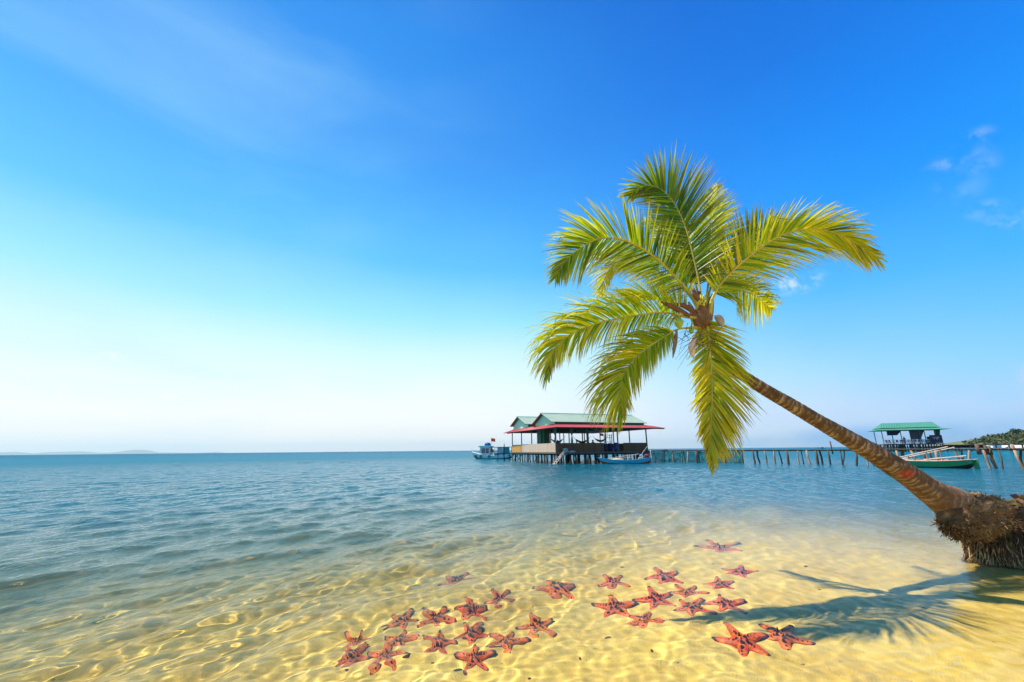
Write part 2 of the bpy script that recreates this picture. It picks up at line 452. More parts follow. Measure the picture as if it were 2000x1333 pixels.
def fattr(o, name, vals):
    a = o.data.attributes.new(name, 'FLOAT', 'POINT'); a.data.foreach_set('value', np.asarray(vals, dtype=np.float32))

# ------------------------------------------------------------------ the coconut palm
EYEV = Vector((0, 0, EYE))
palm = empty('coconut_palm', gnd(1905, 1075))
tag(palm, 'slender coconut palm leaning far out over the shallow water with yellow green fronds', 'palm tree')
def pl(p): return Vector(p) - palm.location

m_bark, g, out = mat('palm_bark')
geo = g.n('ShaderNodeNewGeometry'); P = geo.outputs['Position']
at_ = g.n('ShaderNodeAttribute', attribute_name='along'); al = at_.outputs['Fac']
wob = g.math('MULTIPLY', g.math('SUBTRACT', g.noise(P, 2.5, 2, 0.5), 0.5), 0.22)
wob2 = g.math('MULTIPLY', g.math('SUBTRACT', g.noise(P, 16, 3, 0.6), 0.5), 0.07)
n1d = g.n('ShaderNodeTexNoise', noise_dimensions='1D'); g.link(al, n1d.inputs['W']); n1d.inputs['Scale'].default_value = 6
ph = g.math('ADD', g.math('ADD', g.math('ADD', al, g.math('MULTIPLY', n1d.outputs[0], 0.12)), wob), wob2)
fr = g.math('FRACT', g.math('DIVIDE', ph, 0.072))
ring = g.maprange(fr, 0.15, 0.85, 0.0, 1.0, 'SMOOTHSTEP')
ring = g.math('MULTIPLY', g.math('POWER', ring, 1.6), g.maprange(g.noise(P, 7, 5, 0.7), 0.43, 0.58, 0.04, 1.0))
fib = g.noise(g.mapping(P, rot=(0, math.radians(-52), 0), scale=(1, 1, .18)), 60, 4, 0.7)
c = g.ramp(g.noise(P, 7, 4, 0.6), [(0.3, (0.09, 0.045, 0.02)), (0.55, (0.17, 0.092, 0.04)), (0.75, (0.26, 0.15, 0.07))])
c = g.mix(g.maprange(fib, 0.35, 0.65, 0, 0.45), c, (0.10, 0.055, 0.025))
c = g.mix(ring, c, g.mix(g.noise(P, 4, 3, .6), (0.30, 0.18, 0.09), (0.66, 0.46, 0.28)))
low = g.maprange(al, 0.0, 1.1, 1.0, 0.0)
c = g.mix(g.math('MULTIPLY', low, 0.6), c, (0.34, 0.17, 0.08))
moss = g.maprange(g.noise(P, 4.4, 5, 0.7), 0.60, 0.70, 0.0, 0.35)
c = g.mix(moss, c, (0.12, 0.14, 0.03))
def splash(p, rad, thr, col, sc, c):
    """weathered paint rubbed onto the bark"""
    dd = g.n('ShaderNodeVectorMath', operation='DISTANCE'); g.link(P, dd.inputs[0]); dd.inputs[1].default_value = tuple(p)
    w = g.maprange(dd.outputs['Value'], rad * 0.3, rad, 1.0, 0.0)
    n_ = g.noise(g.mapping(P, rot=(0, math.radians(-38), 0), scale=(1, 1, .35)), sc * 1.4, 5, 0.8)
    f_ = g.maprange(g.math('MULTIPLY', w, n_), thr, thr + 0.20, 0.0, 0.7)
    return g.mix(f_, c, col)
YB, YC = 6.15, 5.7
c = splash(at(1768, 935, 5.88), 0.15, 0.24, (0.62, 0.05, 0.02), 9, c)
c = splash(at(1780, 925, 5.88), 0.12, 0.28, (0.62, 0.06, 0.02), 9, c)
for q_ in ((1806, 957), (1819, 956), (1800, 968)):
    c = splash(at(*q_, 5.88), 0.075, 0.27, (0.02, 0.04, 0.30), 30, c)
b = g.n('ShaderNodeBsdfPrincipled'); g.put(b.inputs['Base Color'], c); b.inputs['Roughness'].default_value = 0.85
b.inputs['Specular IOR Level'].default_value = 0.25
bp = g.n('ShaderNodeBump'); bp.inputs['Strength'].default_value = 0.8; bp.inputs['Distance'].default_value = 0.02
g.put(bp.inputs['Height'], g.math('ADD', g.math('MULTIPLY', ring, 0.9), fib)); g.link(bp.outputs[0], b.inputs['Normal'])
g.link(b.outputs[0], out.inputs[0])

# centre line of the trunk: photo pixel, width in photo pixels, distance
TR = [(1890, 1006, 64, 6.2), (1877, 997, 78, 6.16), (1857, 984, 74, 6.12), (1829, 968, 57, 6.1), (1799, 947, 49, 6.08), (1770, 926, 44, 6.05), (1735, 904, 41, 6.02), (1700, 882, 38, 5.99),
      (1650, 853, 33, 5.96), (1600, 824, 29, 5.93), (1550, 794, 27, 5.9), (1500, 765, 25, 5.87), (1450, 733, 23, 5.83), (1422, 712, 22, 5.8), (1396, 684, 21, 5.76), (1380, 648, 21, 5.72), (1373, 605, 19, 5.7)]
cps = [at(a, b_, Y) for a, b_, w, Y in TR]
wid = []
for (a, b_, w, Y), p in zip(TR, cps):
    wid.append(w / 2 / F_PX * (p - EYEV).dot(_fw) * 0.93)
NT = 420
tc_, TL = spline(cps, NT)
def w_at(i):
    s_i = i / (NT - 1)
    # width by nearest control point distance along the line
    return s_i
dl = [0.0]
for a, b_ in zip(cps, cps[1:]): dl.append(dl[-1] + (b_ - a).length)
V, Fc, AL = [], [], []
rnd = random.Random(5)
NA = 44
for i, p in enumerate(tc_):
    s = TL * i / (NT - 1)
    sd = dl[-1] * i / (NT - 1)
    r = float(np.interp(sd, dl, wid))
    t = (tc_[min(i + 1, NT - 1)] - tc_[max(i - 1, 0)]).normalized()
    a = t.cross(Vector((0, 1, 0.05))).normalized(); b_ = a.cross(t)
    for k in range(NA):
        q = 2 * math.pi * k / NA
        d = a * math.cos(q) + b_ * math.sin(q)
        pp = p + d * r
        wv = noise.noise(pp * 3.2) * 0.10 + noise.noise(pp * 9) * 0.03
        saw = ((s + wv) / 0.072) % 1.0
        rr = r * (1 + 0.05 * (0.5 - saw) * (1 if s > 0.7 else s / 0.7) + 0.05 * noise.noise(pp * 2.1) + 0.02 * noise.noise(pp * 14))
        V.append(pl(p + d * rr)); AL.append(s)
for i in range(NT - 1):
    for k in range(NA):
        k2 = (k + 1) % NA
        Fc.append((i * NA + k, i * NA + k2, (i + 1) * NA + k2, (i + 1) * NA + k))
Fc.append(tuple(range(NA))[::-1])
trunk = mk('trunk', V, Fc, m_bark, palm, True); fattr(trunk, 'along', AL)

# swollen root ball, bristling with cut rootlets
m_root, g, out = mat('palm_roots')
at_ = g.n('ShaderNodeAttribute', attribute_name='tone')
geo = g.n('ShaderNodeNewGeometry')
c = g.ramp(at_.outputs['Fac'], [(0.0, (0.02, 0.011, 0.007)), (0.35, (0.065, 0.034, 0.015)), (0.7, (0.18, 0.10, 0.04)), (1.0, (0.56, 0.38, 0.18))])
c = g.mix(g.maprange(g.noise(geo.outputs['Position'], 6, 3, 0.6), 0.56, 0.68, 0, 0.45), c, (0.22, 0.20, 0.03))
b = g.n('ShaderNodeBsdfPrincipled'); g.put(b.inputs['Base Color'], c); b.inputs['Roughness'].default_value = 0.85
b.inputs['Specular IOR Level'].default_value = 0.2
g.link(b.outputs[0], out.inputs[0])
def blob(c, ax, rx, ry, rz, seed, nu=40, nv=26, rough=0.08, sc=4):
    """lumpy ellipsoid with its long axis turned to ax; returns verts, faces, unit normals"""
    zq = Vector((0, 0, 1)).rotation_difference(ax.normalized())
    V, N, Fc = [], [], []
    for j in range(nv + 1):
        th = math.pi * j / nv
        for i in range(nu):
            f = 2 * math.pi * i / nu
            d = Vector((math.sin(th) * math.cos(f), math.sin(th) * math.sin(f), math.cos(th)))
            nn = 1 + rough * noise.noise(d * sc + Vector((seed, 0, 0))) + rough * .5 * noise.noise(d * sc * 3.1 + Vector((0, seed, 0)))
            V.append(c + zq @ Vector((d.x * rx * nn, d.y * ry * nn, d.z * rz * nn)))
            N.append((zq @ Vector((d.x / rx, d.y / ry, d.z / rz))).normalized())
    for j in range(nv):
        for i in range(nu):
            i2 = (i + 1) % nu
            Fc.append((j * nu + i, (j + 1) * nu + i, (j + 1) * nu + i2, j * nu + i2))
    return V, Fc, N
rnd = random.Random(11)
bc = at(1904, 1010, 6.02); bax = (at(1864, 1024, 6.0) - at(1950, 994, 6.04))
bv, bf, bn = blob(bc, bax, 0.26, 0.27, 0.47, 3.0, rough=.16)
T = [0.62 + 0.35 * noise.noise(v * 9) for v in bv]
mb = MB(); mb.v = [tuple(pl(v)) for v in bv]; mb.f = bf; mb.mi = [0] * len(bf)
tdir = (cps[3] - cps[0]).normalized()
for _ in range(2600):
    i = rnd.randrange(len(bv)); n_ = bn[i]; p = bv[i] + Vector([rnd.gauss(0, .012) for _ in range(3)])
    up = n_.dot(tdir)
    if up > 0.8: continue
    d = (n_ + Vector((0.15, 0, -0.15)) + Vector([rnd.gauss(0, .35) for _ in range(3)])).normalized()
    L = rnd.uniform(0.010, 0.040) * (1.25 if n_.z < 0 else 0.8)
    o = len(mb.v)
    r = rnd.uniform(.003, .0065)
    mb.tube([pl(p), pl(p + d * L)], [r, r * 0.5], 4)
    tv = min(1, max(0, rnd.gauss(0.56, 0.30)))
    T += [tv] * (len(mb.v) - o)
rb = mb.build('root_ball', m_root, palm, False); fattr(rb, 'tone', T)

# ------------------------------------------------------------------ fronds
m_leaf, g, out = mat('palm_leaflet')
a1 = g.n('ShaderNodeAttribute', attribute_name='tone'); a2 = g.n('ShaderNodeAttribute', attribute_name='tip')
geo = g.n('ShaderNodeNewGeometry')
c = g.ramp(a1.outputs['Fac'], [(0.0, (0.012, 0.060, 0.008)), (0.25, (0.045, 0.20, 0.006)), (0.5, (0.28, 0.46, 0.006)), (0.75, (0.76, 0.68, 0.010)), (1.0, (0.92, 0.68, 0.03))])
c = g.mix(g.math('MULTIPLY', g.math('POWER', a2.outputs['Fac'], 2.0), 0.45), c, (0.78, 0.52, 0.03))
brn = g.maprange(g.math('ADD', a2.outputs['Fac'], g.math('MULTIPLY', g.noise(geo.outputs['Position'], 3, 2, 0.5), 0.5)), 1.08, 1.26, 0.0, 0.85)
c = g.mix(brn, c, (0.16, 0.07, 0.03))
pb = g.n('ShaderNodeBsdfPrincipled'); g.put(pb.inputs['Base Color'], c); pb.inputs['Roughness'].default_value = 0.36
pb.inputs['Specular IOR Level'].default_value = 0.35
tr = g.n('ShaderNodeBsdfTranslucent'); g.put(tr.inputs[0], g.mix(0.5, c, (0.75, 0.75, 0.02), 'MIX'))
ms = g.n('ShaderNodeMixShader'); ms.inputs[0].default_value = 0.45
g.link(pb.outputs[0], ms.inputs[1]); g.link(tr.outputs[0], ms.inputs[2]); g.link(ms.outputs[0], out.inputs[0])
m_rachis = pm('palm_rachis', (0.55, 0.46, 0.06), 0.5, (0.30, 0.20, 0.03), 4, 0.6)
m_spathe = pm('palm_spathe', (0.14, 0.05, 0.022), 0.6, (0.30, 0.13, 0.06), 9, 0.7)

def frond(pts, dY, la, lb, tone, seed, n=110, g_=0.10, start=0.16, w=0.019, rr=0.016, a0=62, a1=20, tp=0.0):
    """pts: rachis in photo pixels from the crown outwards; dY: how far its tip stands behind (+) or before (-) the crown;
    la / lb: leaflet length in metres left / right of the direction of growth"""
    rnd = random.Random(seed)
    m = len(pts) - 1
    P3 = [at(px, py, YC + dY * (i / m) ** 1.3) for i, (px, py) in enumerate(pts)]
    S, L = spline(P3, 220)
    mb = MB(); tones, tips = [], []
    n = int(n * 1.2)
    for i in range(n):
        t = start + (1 - start) * ((i + rnd.uniform(-.3, .3)) / n)
        t = min(0.998, max(0, t)); k = int(t * 219); p = S[k]
        tg = (S[min(k + 2, 219)] - S[max(k - 2, 0)]).normalized()
        vd = (p - EYEV).normalized()
        side = tg.cross(vd).normalized()
        u = max(0.0, (t - start) / (1 - start))
        shape = (math.sin(math.pi * min(1, 0.12 + 0.74 * u)) ** 0.7) * (1 - 0.55 * max(0, u - .7) / .3)
        shape *= 1 - tp * u
        al = math.radians(a0 + (a1 - a0) * u ** 1.2)
        bunch = noise.noise(Vector((u * 9, seed * 3.1, 0)))
        for sg, ll in ((1, la), (-1, lb)):
            if ll <= 0 or rnd.random() < 0.05 + 0.08 * (bunch > .25): continue
            Lf = ll * shape * rnd.uniform(0.80, 1.12)
            aa = al + rnd.gauss(0, 0.06) + 0.16 * bunch * sg
            out_ = (side * sg).lerp(-vd, rnd.uniform(0.0, 0.30)).normalized()
            d = (tg * math.cos(aa) + out_ * math.sin(aa)).normalized()
            dead = 0.85 if rnd.random() < 0.05 else 0.0
            ns = 6; q = p.copy(); gl = g_ * rnd.uniform(0.4, 1.6)
            roll = rnd.gauss(0.45 * sg, 0.5)
            tn = min(1, max(0, tone + rnd.gauss(0, 0.18) + 0.22 * (u - .5) + 0.12 * bunch))
            ww = w * 0.60 * rnd.uniform(0.7, 1.2) * (0.65 + 0.35 * shape)
            o = len(mb.v); V = []
            kink = rnd.randrange(3, 6) if rnd.random() < 0.12 else 99
            for j in range(ns + 1):
                nr = d.cross(vd).normalized()
                wv = (nr * math.cos(roll) + d.cross(nr) * math.sin(roll))
                pw = ww * (1.0, 1.0, .95, .82, .62, .38, .04)[j] * (0.55 if j == 0 else 1)
                V += [pl(q + wv * pw), pl(q + d.cross(wv) * pw * 0.35), pl(q - wv * pw)]
                tones += [tn] * 3; tips += [j / ns if not dead else max(dead, j / ns) + .2] * 3
                q = q + d * (Lf / ns)
                d = (d + Vector((0, 0, -1)) * gl * (0.35 + j / ns) + (Vector((0, 0, -1.1)) if j == kink else Vector((0, 0, 0)))).normalized()
            Fq = []
            for j in range(ns):
                e = j * 3
                Fq += [(e, e + 1, e + 4, e + 3), (e + 1, e + 2, e + 5, e + 4)]
            mb.add(V, Fq)
    fo = mb.build('frond', m_leaf, palm, True)
    fattr(fo, 'tone', tones); fattr(fo, 'tip', tips)
    r2 = MB(); r2.tube([pl(S[k]) for k in range(0, 220, 6)], [max(.003, rr * (1 - k / 225) ** .8 * (1 + 1.1 * max(0, 1 - k / 22))) for k in range(0, 220, 6)], 7)
    r2.build('rachis', m_rachis, fo, True)
    return fo

CRN = (1372, 622)
# behind first, then in front
frond([(1376, 605), (1385, 540), (1390, 470), (1392, 420), (1402, 362)], 1.5, .50, .62, .60, 21, 100, .02, w=.020)
frond([(1370, 600), (1350, 530), (1320, 475), (1290, 445), (1255, 432)], 1.7, .40, .50, .45, 22, 80, .06)
frond([CRN, (1340, 570), (1283, 528), (1235, 507), (1202, 513), (1181, 543), (1173, 578)], 1.2, .42, .55, .66, 23, 100, .12)
frond([(1380, 610), (1387, 565), (1407, 515), (1439, 480), (1483, 453), (1515, 445), (1552, 441)], 1.6, .60, .60, .0, 24, 130, .06, w=.022)
frond([(1380, 612), (1396, 574), (1426, 556), (1462, 568), (1490, 590), (1508, 606)], 1.0, .42, .62, .42, 25, 90, .16, start=.2)
frond([CRN, (1325, 597), (1286, 586), (1244, 588), (1224, 594)], 0.7, .0, .55, .55, 26, 90, .14, start=.2)
frond([(1372, 612), (1367, 565), (1356, 511), (1337, 440), (1312, 390), (1283, 366), (1258, 364), (1228, 384)], 0.6, .62, .82, .24, 27, 165, .05, w=.026, rr=.02, a0=64, a1=28)
frond([(1370, 618), (1352, 580), (1318, 540), (1283, 506), (1249, 483), (1214, 468), (1176, 465), (1140, 481), (1108, 506), (1084, 545)], -0.7, .70, .74, .32, 28, 150, .09, w=.021, rr=.021, a0=66)
frond([(1384, 620), (1393, 580), (1415, 546), (1456, 507), (1502, 473), (1545, 453), (1593, 448), (1638, 458), (1680, 481), (1715, 505)], -0.5, .58, .86, .62, 29, 160, .11, w=.023, rr=.023, start=.13, a0=58, a1=14)
frond([CRN, (1340, 620), (1294, 611), (1231, 618), (1167, 632), (1114, 654), (1080, 690), (1070, 735)], -0.7, .50, .82, .52, 30, 165, .30, start=.12, a0=62, a1=12)
frond([(1366, 640), (1325, 643), (1298, 658), (1264, 680), (1234, 707), (1216, 738), (1211, 772), (1216, 815)], -0.8, .46, .82, .55, 31, 160, .26, start=.2, a0=58, a1=12)
frond([(1378, 622), (1384, 655), (1389, 715), (1391, 771), (1389, 824), (1387, 866), (1388, 912)], -0.7, .92, .50, .76, 32, 190, .09, start=.02, w=.026, rr=.02, a0=60, a1=10, tp=.45)

# crown: fibre sheaths, spathes, one green coconut
mb = MB()
for (p0, p1, r0, dy) in (((1375, 640), (1366, 570), .085, 0), ((1378, 640), (1392, 575), .06, .05), ((1365, 640), (1345, 590), .05, .02)):
    a, b_ = at(*p0, YC), at(*p1, YC + dy)
    mb.tube([pl(a.lerp(b_, t)) for t in (0, .25, .5, .75, 1)], [r0, r0 * 1.15, r0, r0 * .7, r0 * .25], 10)
mb.build('fibre_sheath', pm('palm_fibre', (0.26, 0.13, 0.06), 0.9, (0.10, 0.05, 0.025), 14, 0.8, bump=.01), palm, True)
def spathe(pts, r, dy, m=m_spathe):
    mb = MB(); P3 = [at(a, b_, YC + dy) for a, b_ in pts]; S, L = spline(P3, 14)
    mb.tube([pl(p) for p in S], [max(.004, r * math.sin(math.pi * min(1, .18 + .80 * i / 13)) ** .8) for i in range(14)], 8)
    return mb.build('spathe', m, palm, True)
spathe([(1348, 618), (1318, 602), (1286, 587)], .036, -.22)
spathe([(1358, 612), (1335, 597), (1306, 595)], .032, -.1)
spathe([(1366, 588), (1357, 575), (1354, 561)], .035, -.15)
spathe([(1321, 646), (1319, 668), (1314, 700)], .028, -.3, pm('palm_spathe_pale', (.30, .17, .11), .7, (.16, .08, .05), 8, .7))
spathe([(1398, 617), (1406, 625), (1413, 640)], .05, -.25, pm('palm_spathe_grey', (.42, .36, .30), .8, (.20, .15, .12), 8, .7))
spathe([(1356, 660), (1351, 680), (1354, 700)], .05, -.12, pm('palm_spathe_white', (.72, .58, .50), .7, (.45, .32, .24), 8, .6))
mb = MB()
for k in range(26):       # young flower stalks
    a = at(1368 + rnd.uniform(-6, 8), 590 + rnd.uniform(-4, 8), YC - .15); mb.tube([pl(a), pl(a + Vector((rnd.gauss(0, .03), rnd.gauss(0, .03), rnd.uniform(.04, .10))))], [.008, .006], 5)
mb.build('flower_spray', pm('palm_flower', (.62, .60, .06), .6, (.35, .38, .03), 8, .5), palm, True)
mb = MB()
p = at(1338, 636, YC - .25)
for k in range(46):       # dry hanging fibres at the crown
    q = at(1362 + rnd.uniform(-30, 35), 636 + rnd.uniform(-14, 40), YC - rnd.uniform(0, .3)); d = Vector((rnd.gauss(-.1, .5), rnd.gauss(0, .2), rnd.gauss(-.1, .35)))
    d = d.normalized() * rnd.uniform(.15, .4)
    mb.tube([pl(q), pl(q + d * .5), pl(q + d + Vector((0, 0, -.05)))], [.004, .003, .0015], 4)
mb.build('dry_fibre', pm('palm_dry_fibre', (.13, .08, .05), .9), palm)
def coconut(px, py, r, dy, m):
    mb = MB(); c_ = at(px, py, YC + dy)
    mb.lathe(pl(c_), [(.01, -r * 1.28), (r * .45, -r * 1.12), (r * .82, -r * .6), (r, 0), (r * .93, r * .5), (r * .62, r * .95), (.015, r * 1.15)], 16)
    o = mb.build('coconut', m, palm, True)
    s = MB(); top = pl(c_ + Vector((0, 0, r * 1.05))); s.tube([top, top + Vector((.03, 0, .07)), pl(at(1350, 622, YC))], [.012, .012, .014], 6)
    s.build('stalk', m_rachis, o, True)
coconut(1326, 631, .058, -.28, pm('coconut_green', (.34, .46, .05), .4, (.20, .33, .03), 3, .5))
coconut(1350, 646, .035, -.1, pm('coconut_green', (.34, .46, .05)))

# ------------------------------------------------------------------ old fallen trunk the palm grows from, with its root mat
log = empty('fallen_palm_trunk', gnd(1955, 1105))
tag(log, 'dark fallen palm stump with ragged leaf bases and matted roots at the right edge', 'stump')
ll = lambda p: Vector(p) - log.location
rnd = random.Random(8)
A, B = at(1938, 1038, 6.45), at(1992, 1020, 6.6)
Dr = Vector((.93, .36, .02)).normalized()
lpts = [A + Dr * (i * .12) + Vector((0, 0, .03 * math.sin(i * .8))) for i in range(22)]
V, Fc, T = [], [], []
NAL = 40; lrings = []
for i in range(150):
    f = i / 149 * 21; k = min(20, int(f)); p = lpts[k].lerp(lpts[k + 1], f - k)
    s = i / 149 * 2.52
    r = .27 + .04 * min(1, s / .8)
    if i < 8: r *= (.45 + .55 * (i / 8) ** .5)
    a = Dr.cross(Vector((0, 0, 1))).normalized(); b_ = a.cross(Dr)
    for k2 in range(NAL):
        q = 2 * math.pi * k2 / NAL; d = a * math.cos(q) + b_ * math.sin(q)
        wv = .09 * noise.noise((p + d * r) * 3)
        saw = ((s + wv + .05 * math.sin(3 * q)) / .19) % 1.0
        rr = r * (1 + .20 * (saw - .4) + .12 * noise.noise((p + d) * 2.5) + .05 * noise.noise((p + d * r) * 16))
        V.append(ll(p + d * rr)); T.append(.12 + .42 * saw + .3 * noise.noise((p + d * r) * 9))
for i in range(149):
    for k in range(NAL):
        k2 = (k + 1) % NAL; Fc.append((i * NAL + k, i * NAL + k2, (i + 1) * NAL + k2, (i + 1) * NAL + k))
Fc.append(tuple(range(NAL))[::-1])
lg = mk('trunk', V, Fc, m_root, log, True); fattr(lg, 'tone', [min(1, max(0, t)) for t in T])
# broken leaf bases standing up off the old trunk
for k in range(70):
    mb = MB()
    s = rnd.uniform(.05, 2.3); f = s / .12; i = min(20, int(f)); p = lpts[i].lerp(lpts[i + 1], f - i)
    q = rnd.uniform(-.4, 2.9) ; a = Dr.cross(Vector((0, 0, 1))).normalized(); b_ = a.cross(Dr)
    d = a * math.cos(q) + b_ * math.sin(q)
    bs = p + d * .27; L = rnd.uniform(.06, .16); ax = (d * .8 + Dr * rnd.uniform(-.6, .1) + Vector((0, 0, .25))).normalized()
    sd = ax.cross(d).normalized() if ax.cross(d).length > .01 else Dr
    w_ = rnd.uniform(.035, .07); th = rnd.uniform(.012, .03); nn = sd.cross(ax)
    o = len(mb.v); vv = []
    for (h_, ws_) in ((-.05, 1), (L * .6, .85), (L, .35 + rnd.random() * .4)):
        for (x_, y_) in ((-1, -1), (1, -1), (1, 1), (-1, 1)):
            vv.append(ll(bs + ax * h_ + sd * x_ * w_ * ws_ + nn * y_ * th * ws_ + Vector([rnd.gauss(0, .006) for _ in range(3)])))
    mb.add(vv, [(0, 1, 5, 4), (1, 2, 6, 5), (2, 3, 7, 6), (3, 0, 4, 7), (4, 5, 9, 8), (5, 6, 10, 9), (6, 7, 11, 10), (7, 4, 8, 11), (8, 9, 10, 11)])
    o_ = mb.build('leaf_base', m_root, log); fattr(o_, 'tone', [rnd.uniform(.05, .6)] * 12)
# root skirt: core and hundreds of hanging rootlets
cb = at(1990, 1098, 6.25); ct = at(1960, 1040, 6.45)
cb.z = -.08
mb = MB(); T = []
cs = [(0, .50), (.12, .46), (.3, .40), (.45, .30), (.58, .26), (.75, .24)]
for z, r in cs: pass
N2 = 48; V = []
for z, r in cs:
    c_ = Vector((cb.x + .05 - z * .05, cb.y + z * .15, z - .08))
    for k in range(N2):
        q = 2 * math.pi * k / N2; d = Vector((math.cos(q) * 1.25, math.sin(q) * .8, 0)); n_ = 1 + .16 * noise.noise(Vector((math.cos(q) * 2, math.sin(q) * 2, z * 3)))
        V.append(ll(c_ + d * r * n_)); T.append(.08)
Fc = [(j * N2 + k, j * N2 + (k + 1) % N2, (j + 1) * N2 + (k + 1) % N2, (j + 1) * N2 + k) for j in range(len(cs) - 1) for k in range(N2)]
mb.add(V, Fc)
for k in range(1500):
    q = rnd.uniform(0, 2 * math.pi); z0 = rnd.uniform(.12, .62); L = rnd.uniform(.12, .42)
    def sk(z, q_):
        r = float(np.interp(z, [c0 for c0, _ in cs], [r0 for _, r0 in cs])); n_ = 1 + .16 * noise.noise(Vector((math.cos(q_) * 2, math.sin(q_) * 2, z * 3)))
        return Vector((cb.x + .05 - z * .05, cb.y + z * .15, z - .08)) + Vector((math.cos(q_) * 1.25, math.sin(q_) * .8, 0)) * (r * n_ + .012)
    pts = []
    dq = rnd.gauss(0, .20)
    z1 = max(-.02, z0 - L)
    for t in (0, .33, .66, 1):
        z = z0 + (z1 - z0) * t
        pts.append(ll(sk(max(0, z), q + dq * t) + Vector((math.cos(q), math.sin(q), 0)) * (.05 * t * rnd.uniform(0, 1.6)) + Vector((0, 0, min(0, z)))))
    o = len(mb.v); r = rnd.uniform(.003, .008) if k % 11 else rnd.uniform(.011, .018)
    mb.tube(pts, [r, r, r * .8, r * .35], 5)
    T += [min(1, max(0, rnd.gauss(.66, .30) * (.5 if z0 > .5 else 1)))] * (len(mb.v) - o)
o_ = mb.build('root_skirt', m_root, log); fattr(o_, 'tone', T)
for o_ in log.children: o_.cycles.is_caustics_receiver = True

# ------------------------------------------------------------------ sea stars on the sand
def under(px, py):
    """point of the sea floor seen at a pixel through the flat water"""
    d = ((px - 1000) * CR - (py - 666.5) * CU + F_PX * _fw).normalized()
    p = EYEV + d * (-EYE / d.z)
    n_ = Vector((0, 0, 1)); c1 = -d.z; e = 1 / 1.33
    c2 = math.sqrt(1 - e * e * (1 - c1 * c1)); t = d * e + n_ * (e * c1 - c2)
    for _ in range(200):
        if p.z <= float(floor_z(p.x, p.y)): break
        p = p + t * .01
    return p
m_star, g, out = mat('sea_star_skin')
tc = g.n('ShaderNodeTexCoord'); oi = g.n('ShaderNodeObjectInfo')
ob = tc.outputs['Object']
ta = g.n('ShaderNodeAttribute', attribute_name='arm')
off = g.vmath('ADD', ob, g.vmath('MULTIPLY', oi.outputs['Location'], (1.0, 1.0, 1.0)))
c = g.mix(g.math('MULTIPLY', oi.outputs['Random'], 0.8), (0.80, 0.075, 0.0), (0.86, 0.20, 0.0))
c = g.mix(g.maprange(g.noise(off, 26, 4, 0.7), 0.50, 0.66, 0, 0.85), c, (0.95, 0.34, 0.003))
c = g.mix(g.maprange(g.noise(off, 60, 3, 0.7), 0.60, 0.70, 0, 0.25), c, (0.40, 0.015, 0.005))
v = g.n('ShaderNodeTexVoronoi'); g.link(off, v.inputs['Vector']); v.inputs['Scale'].default_value = 30
c = g.mix(g.math('MULTIPLY', g.maprange(v.outputs['Distance'], 0.14, 0.26, 0.95, 0.0), g.maprange(ta.outputs['Fac'], .45, .65, 1.0, .25)), c, (0.05, 0.01, 0.008))
c = g.mix(g.maprange(ta.outputs['Fac'], 0.80, 0.90, 0, 0.95), c, (0.035, 0.018, 0.02))
b = g.n('ShaderNodeBsdfPrincipled'); g.put(b.inputs['Base Color'], c); b.inputs['Roughness'].default_value = 0.5
bp = g.n('ShaderNodeBump'); bp.inputs['Strength'].default_value = 0.6; bp.inputs['Distance'].default_value = 0.006
g.put(bp.inputs['Height'], g.noise(off, 90, 3, 0.6)); g.link(bp.outputs[0], b.inputs['Normal'])
g.link(b.outputs[0], out.inputs[0])
m_horn = pm('sea_star_horn', (0.035, 0.014, 0.016), 0.5, (0.18, 0.03, 0.015), 18, 0.5)

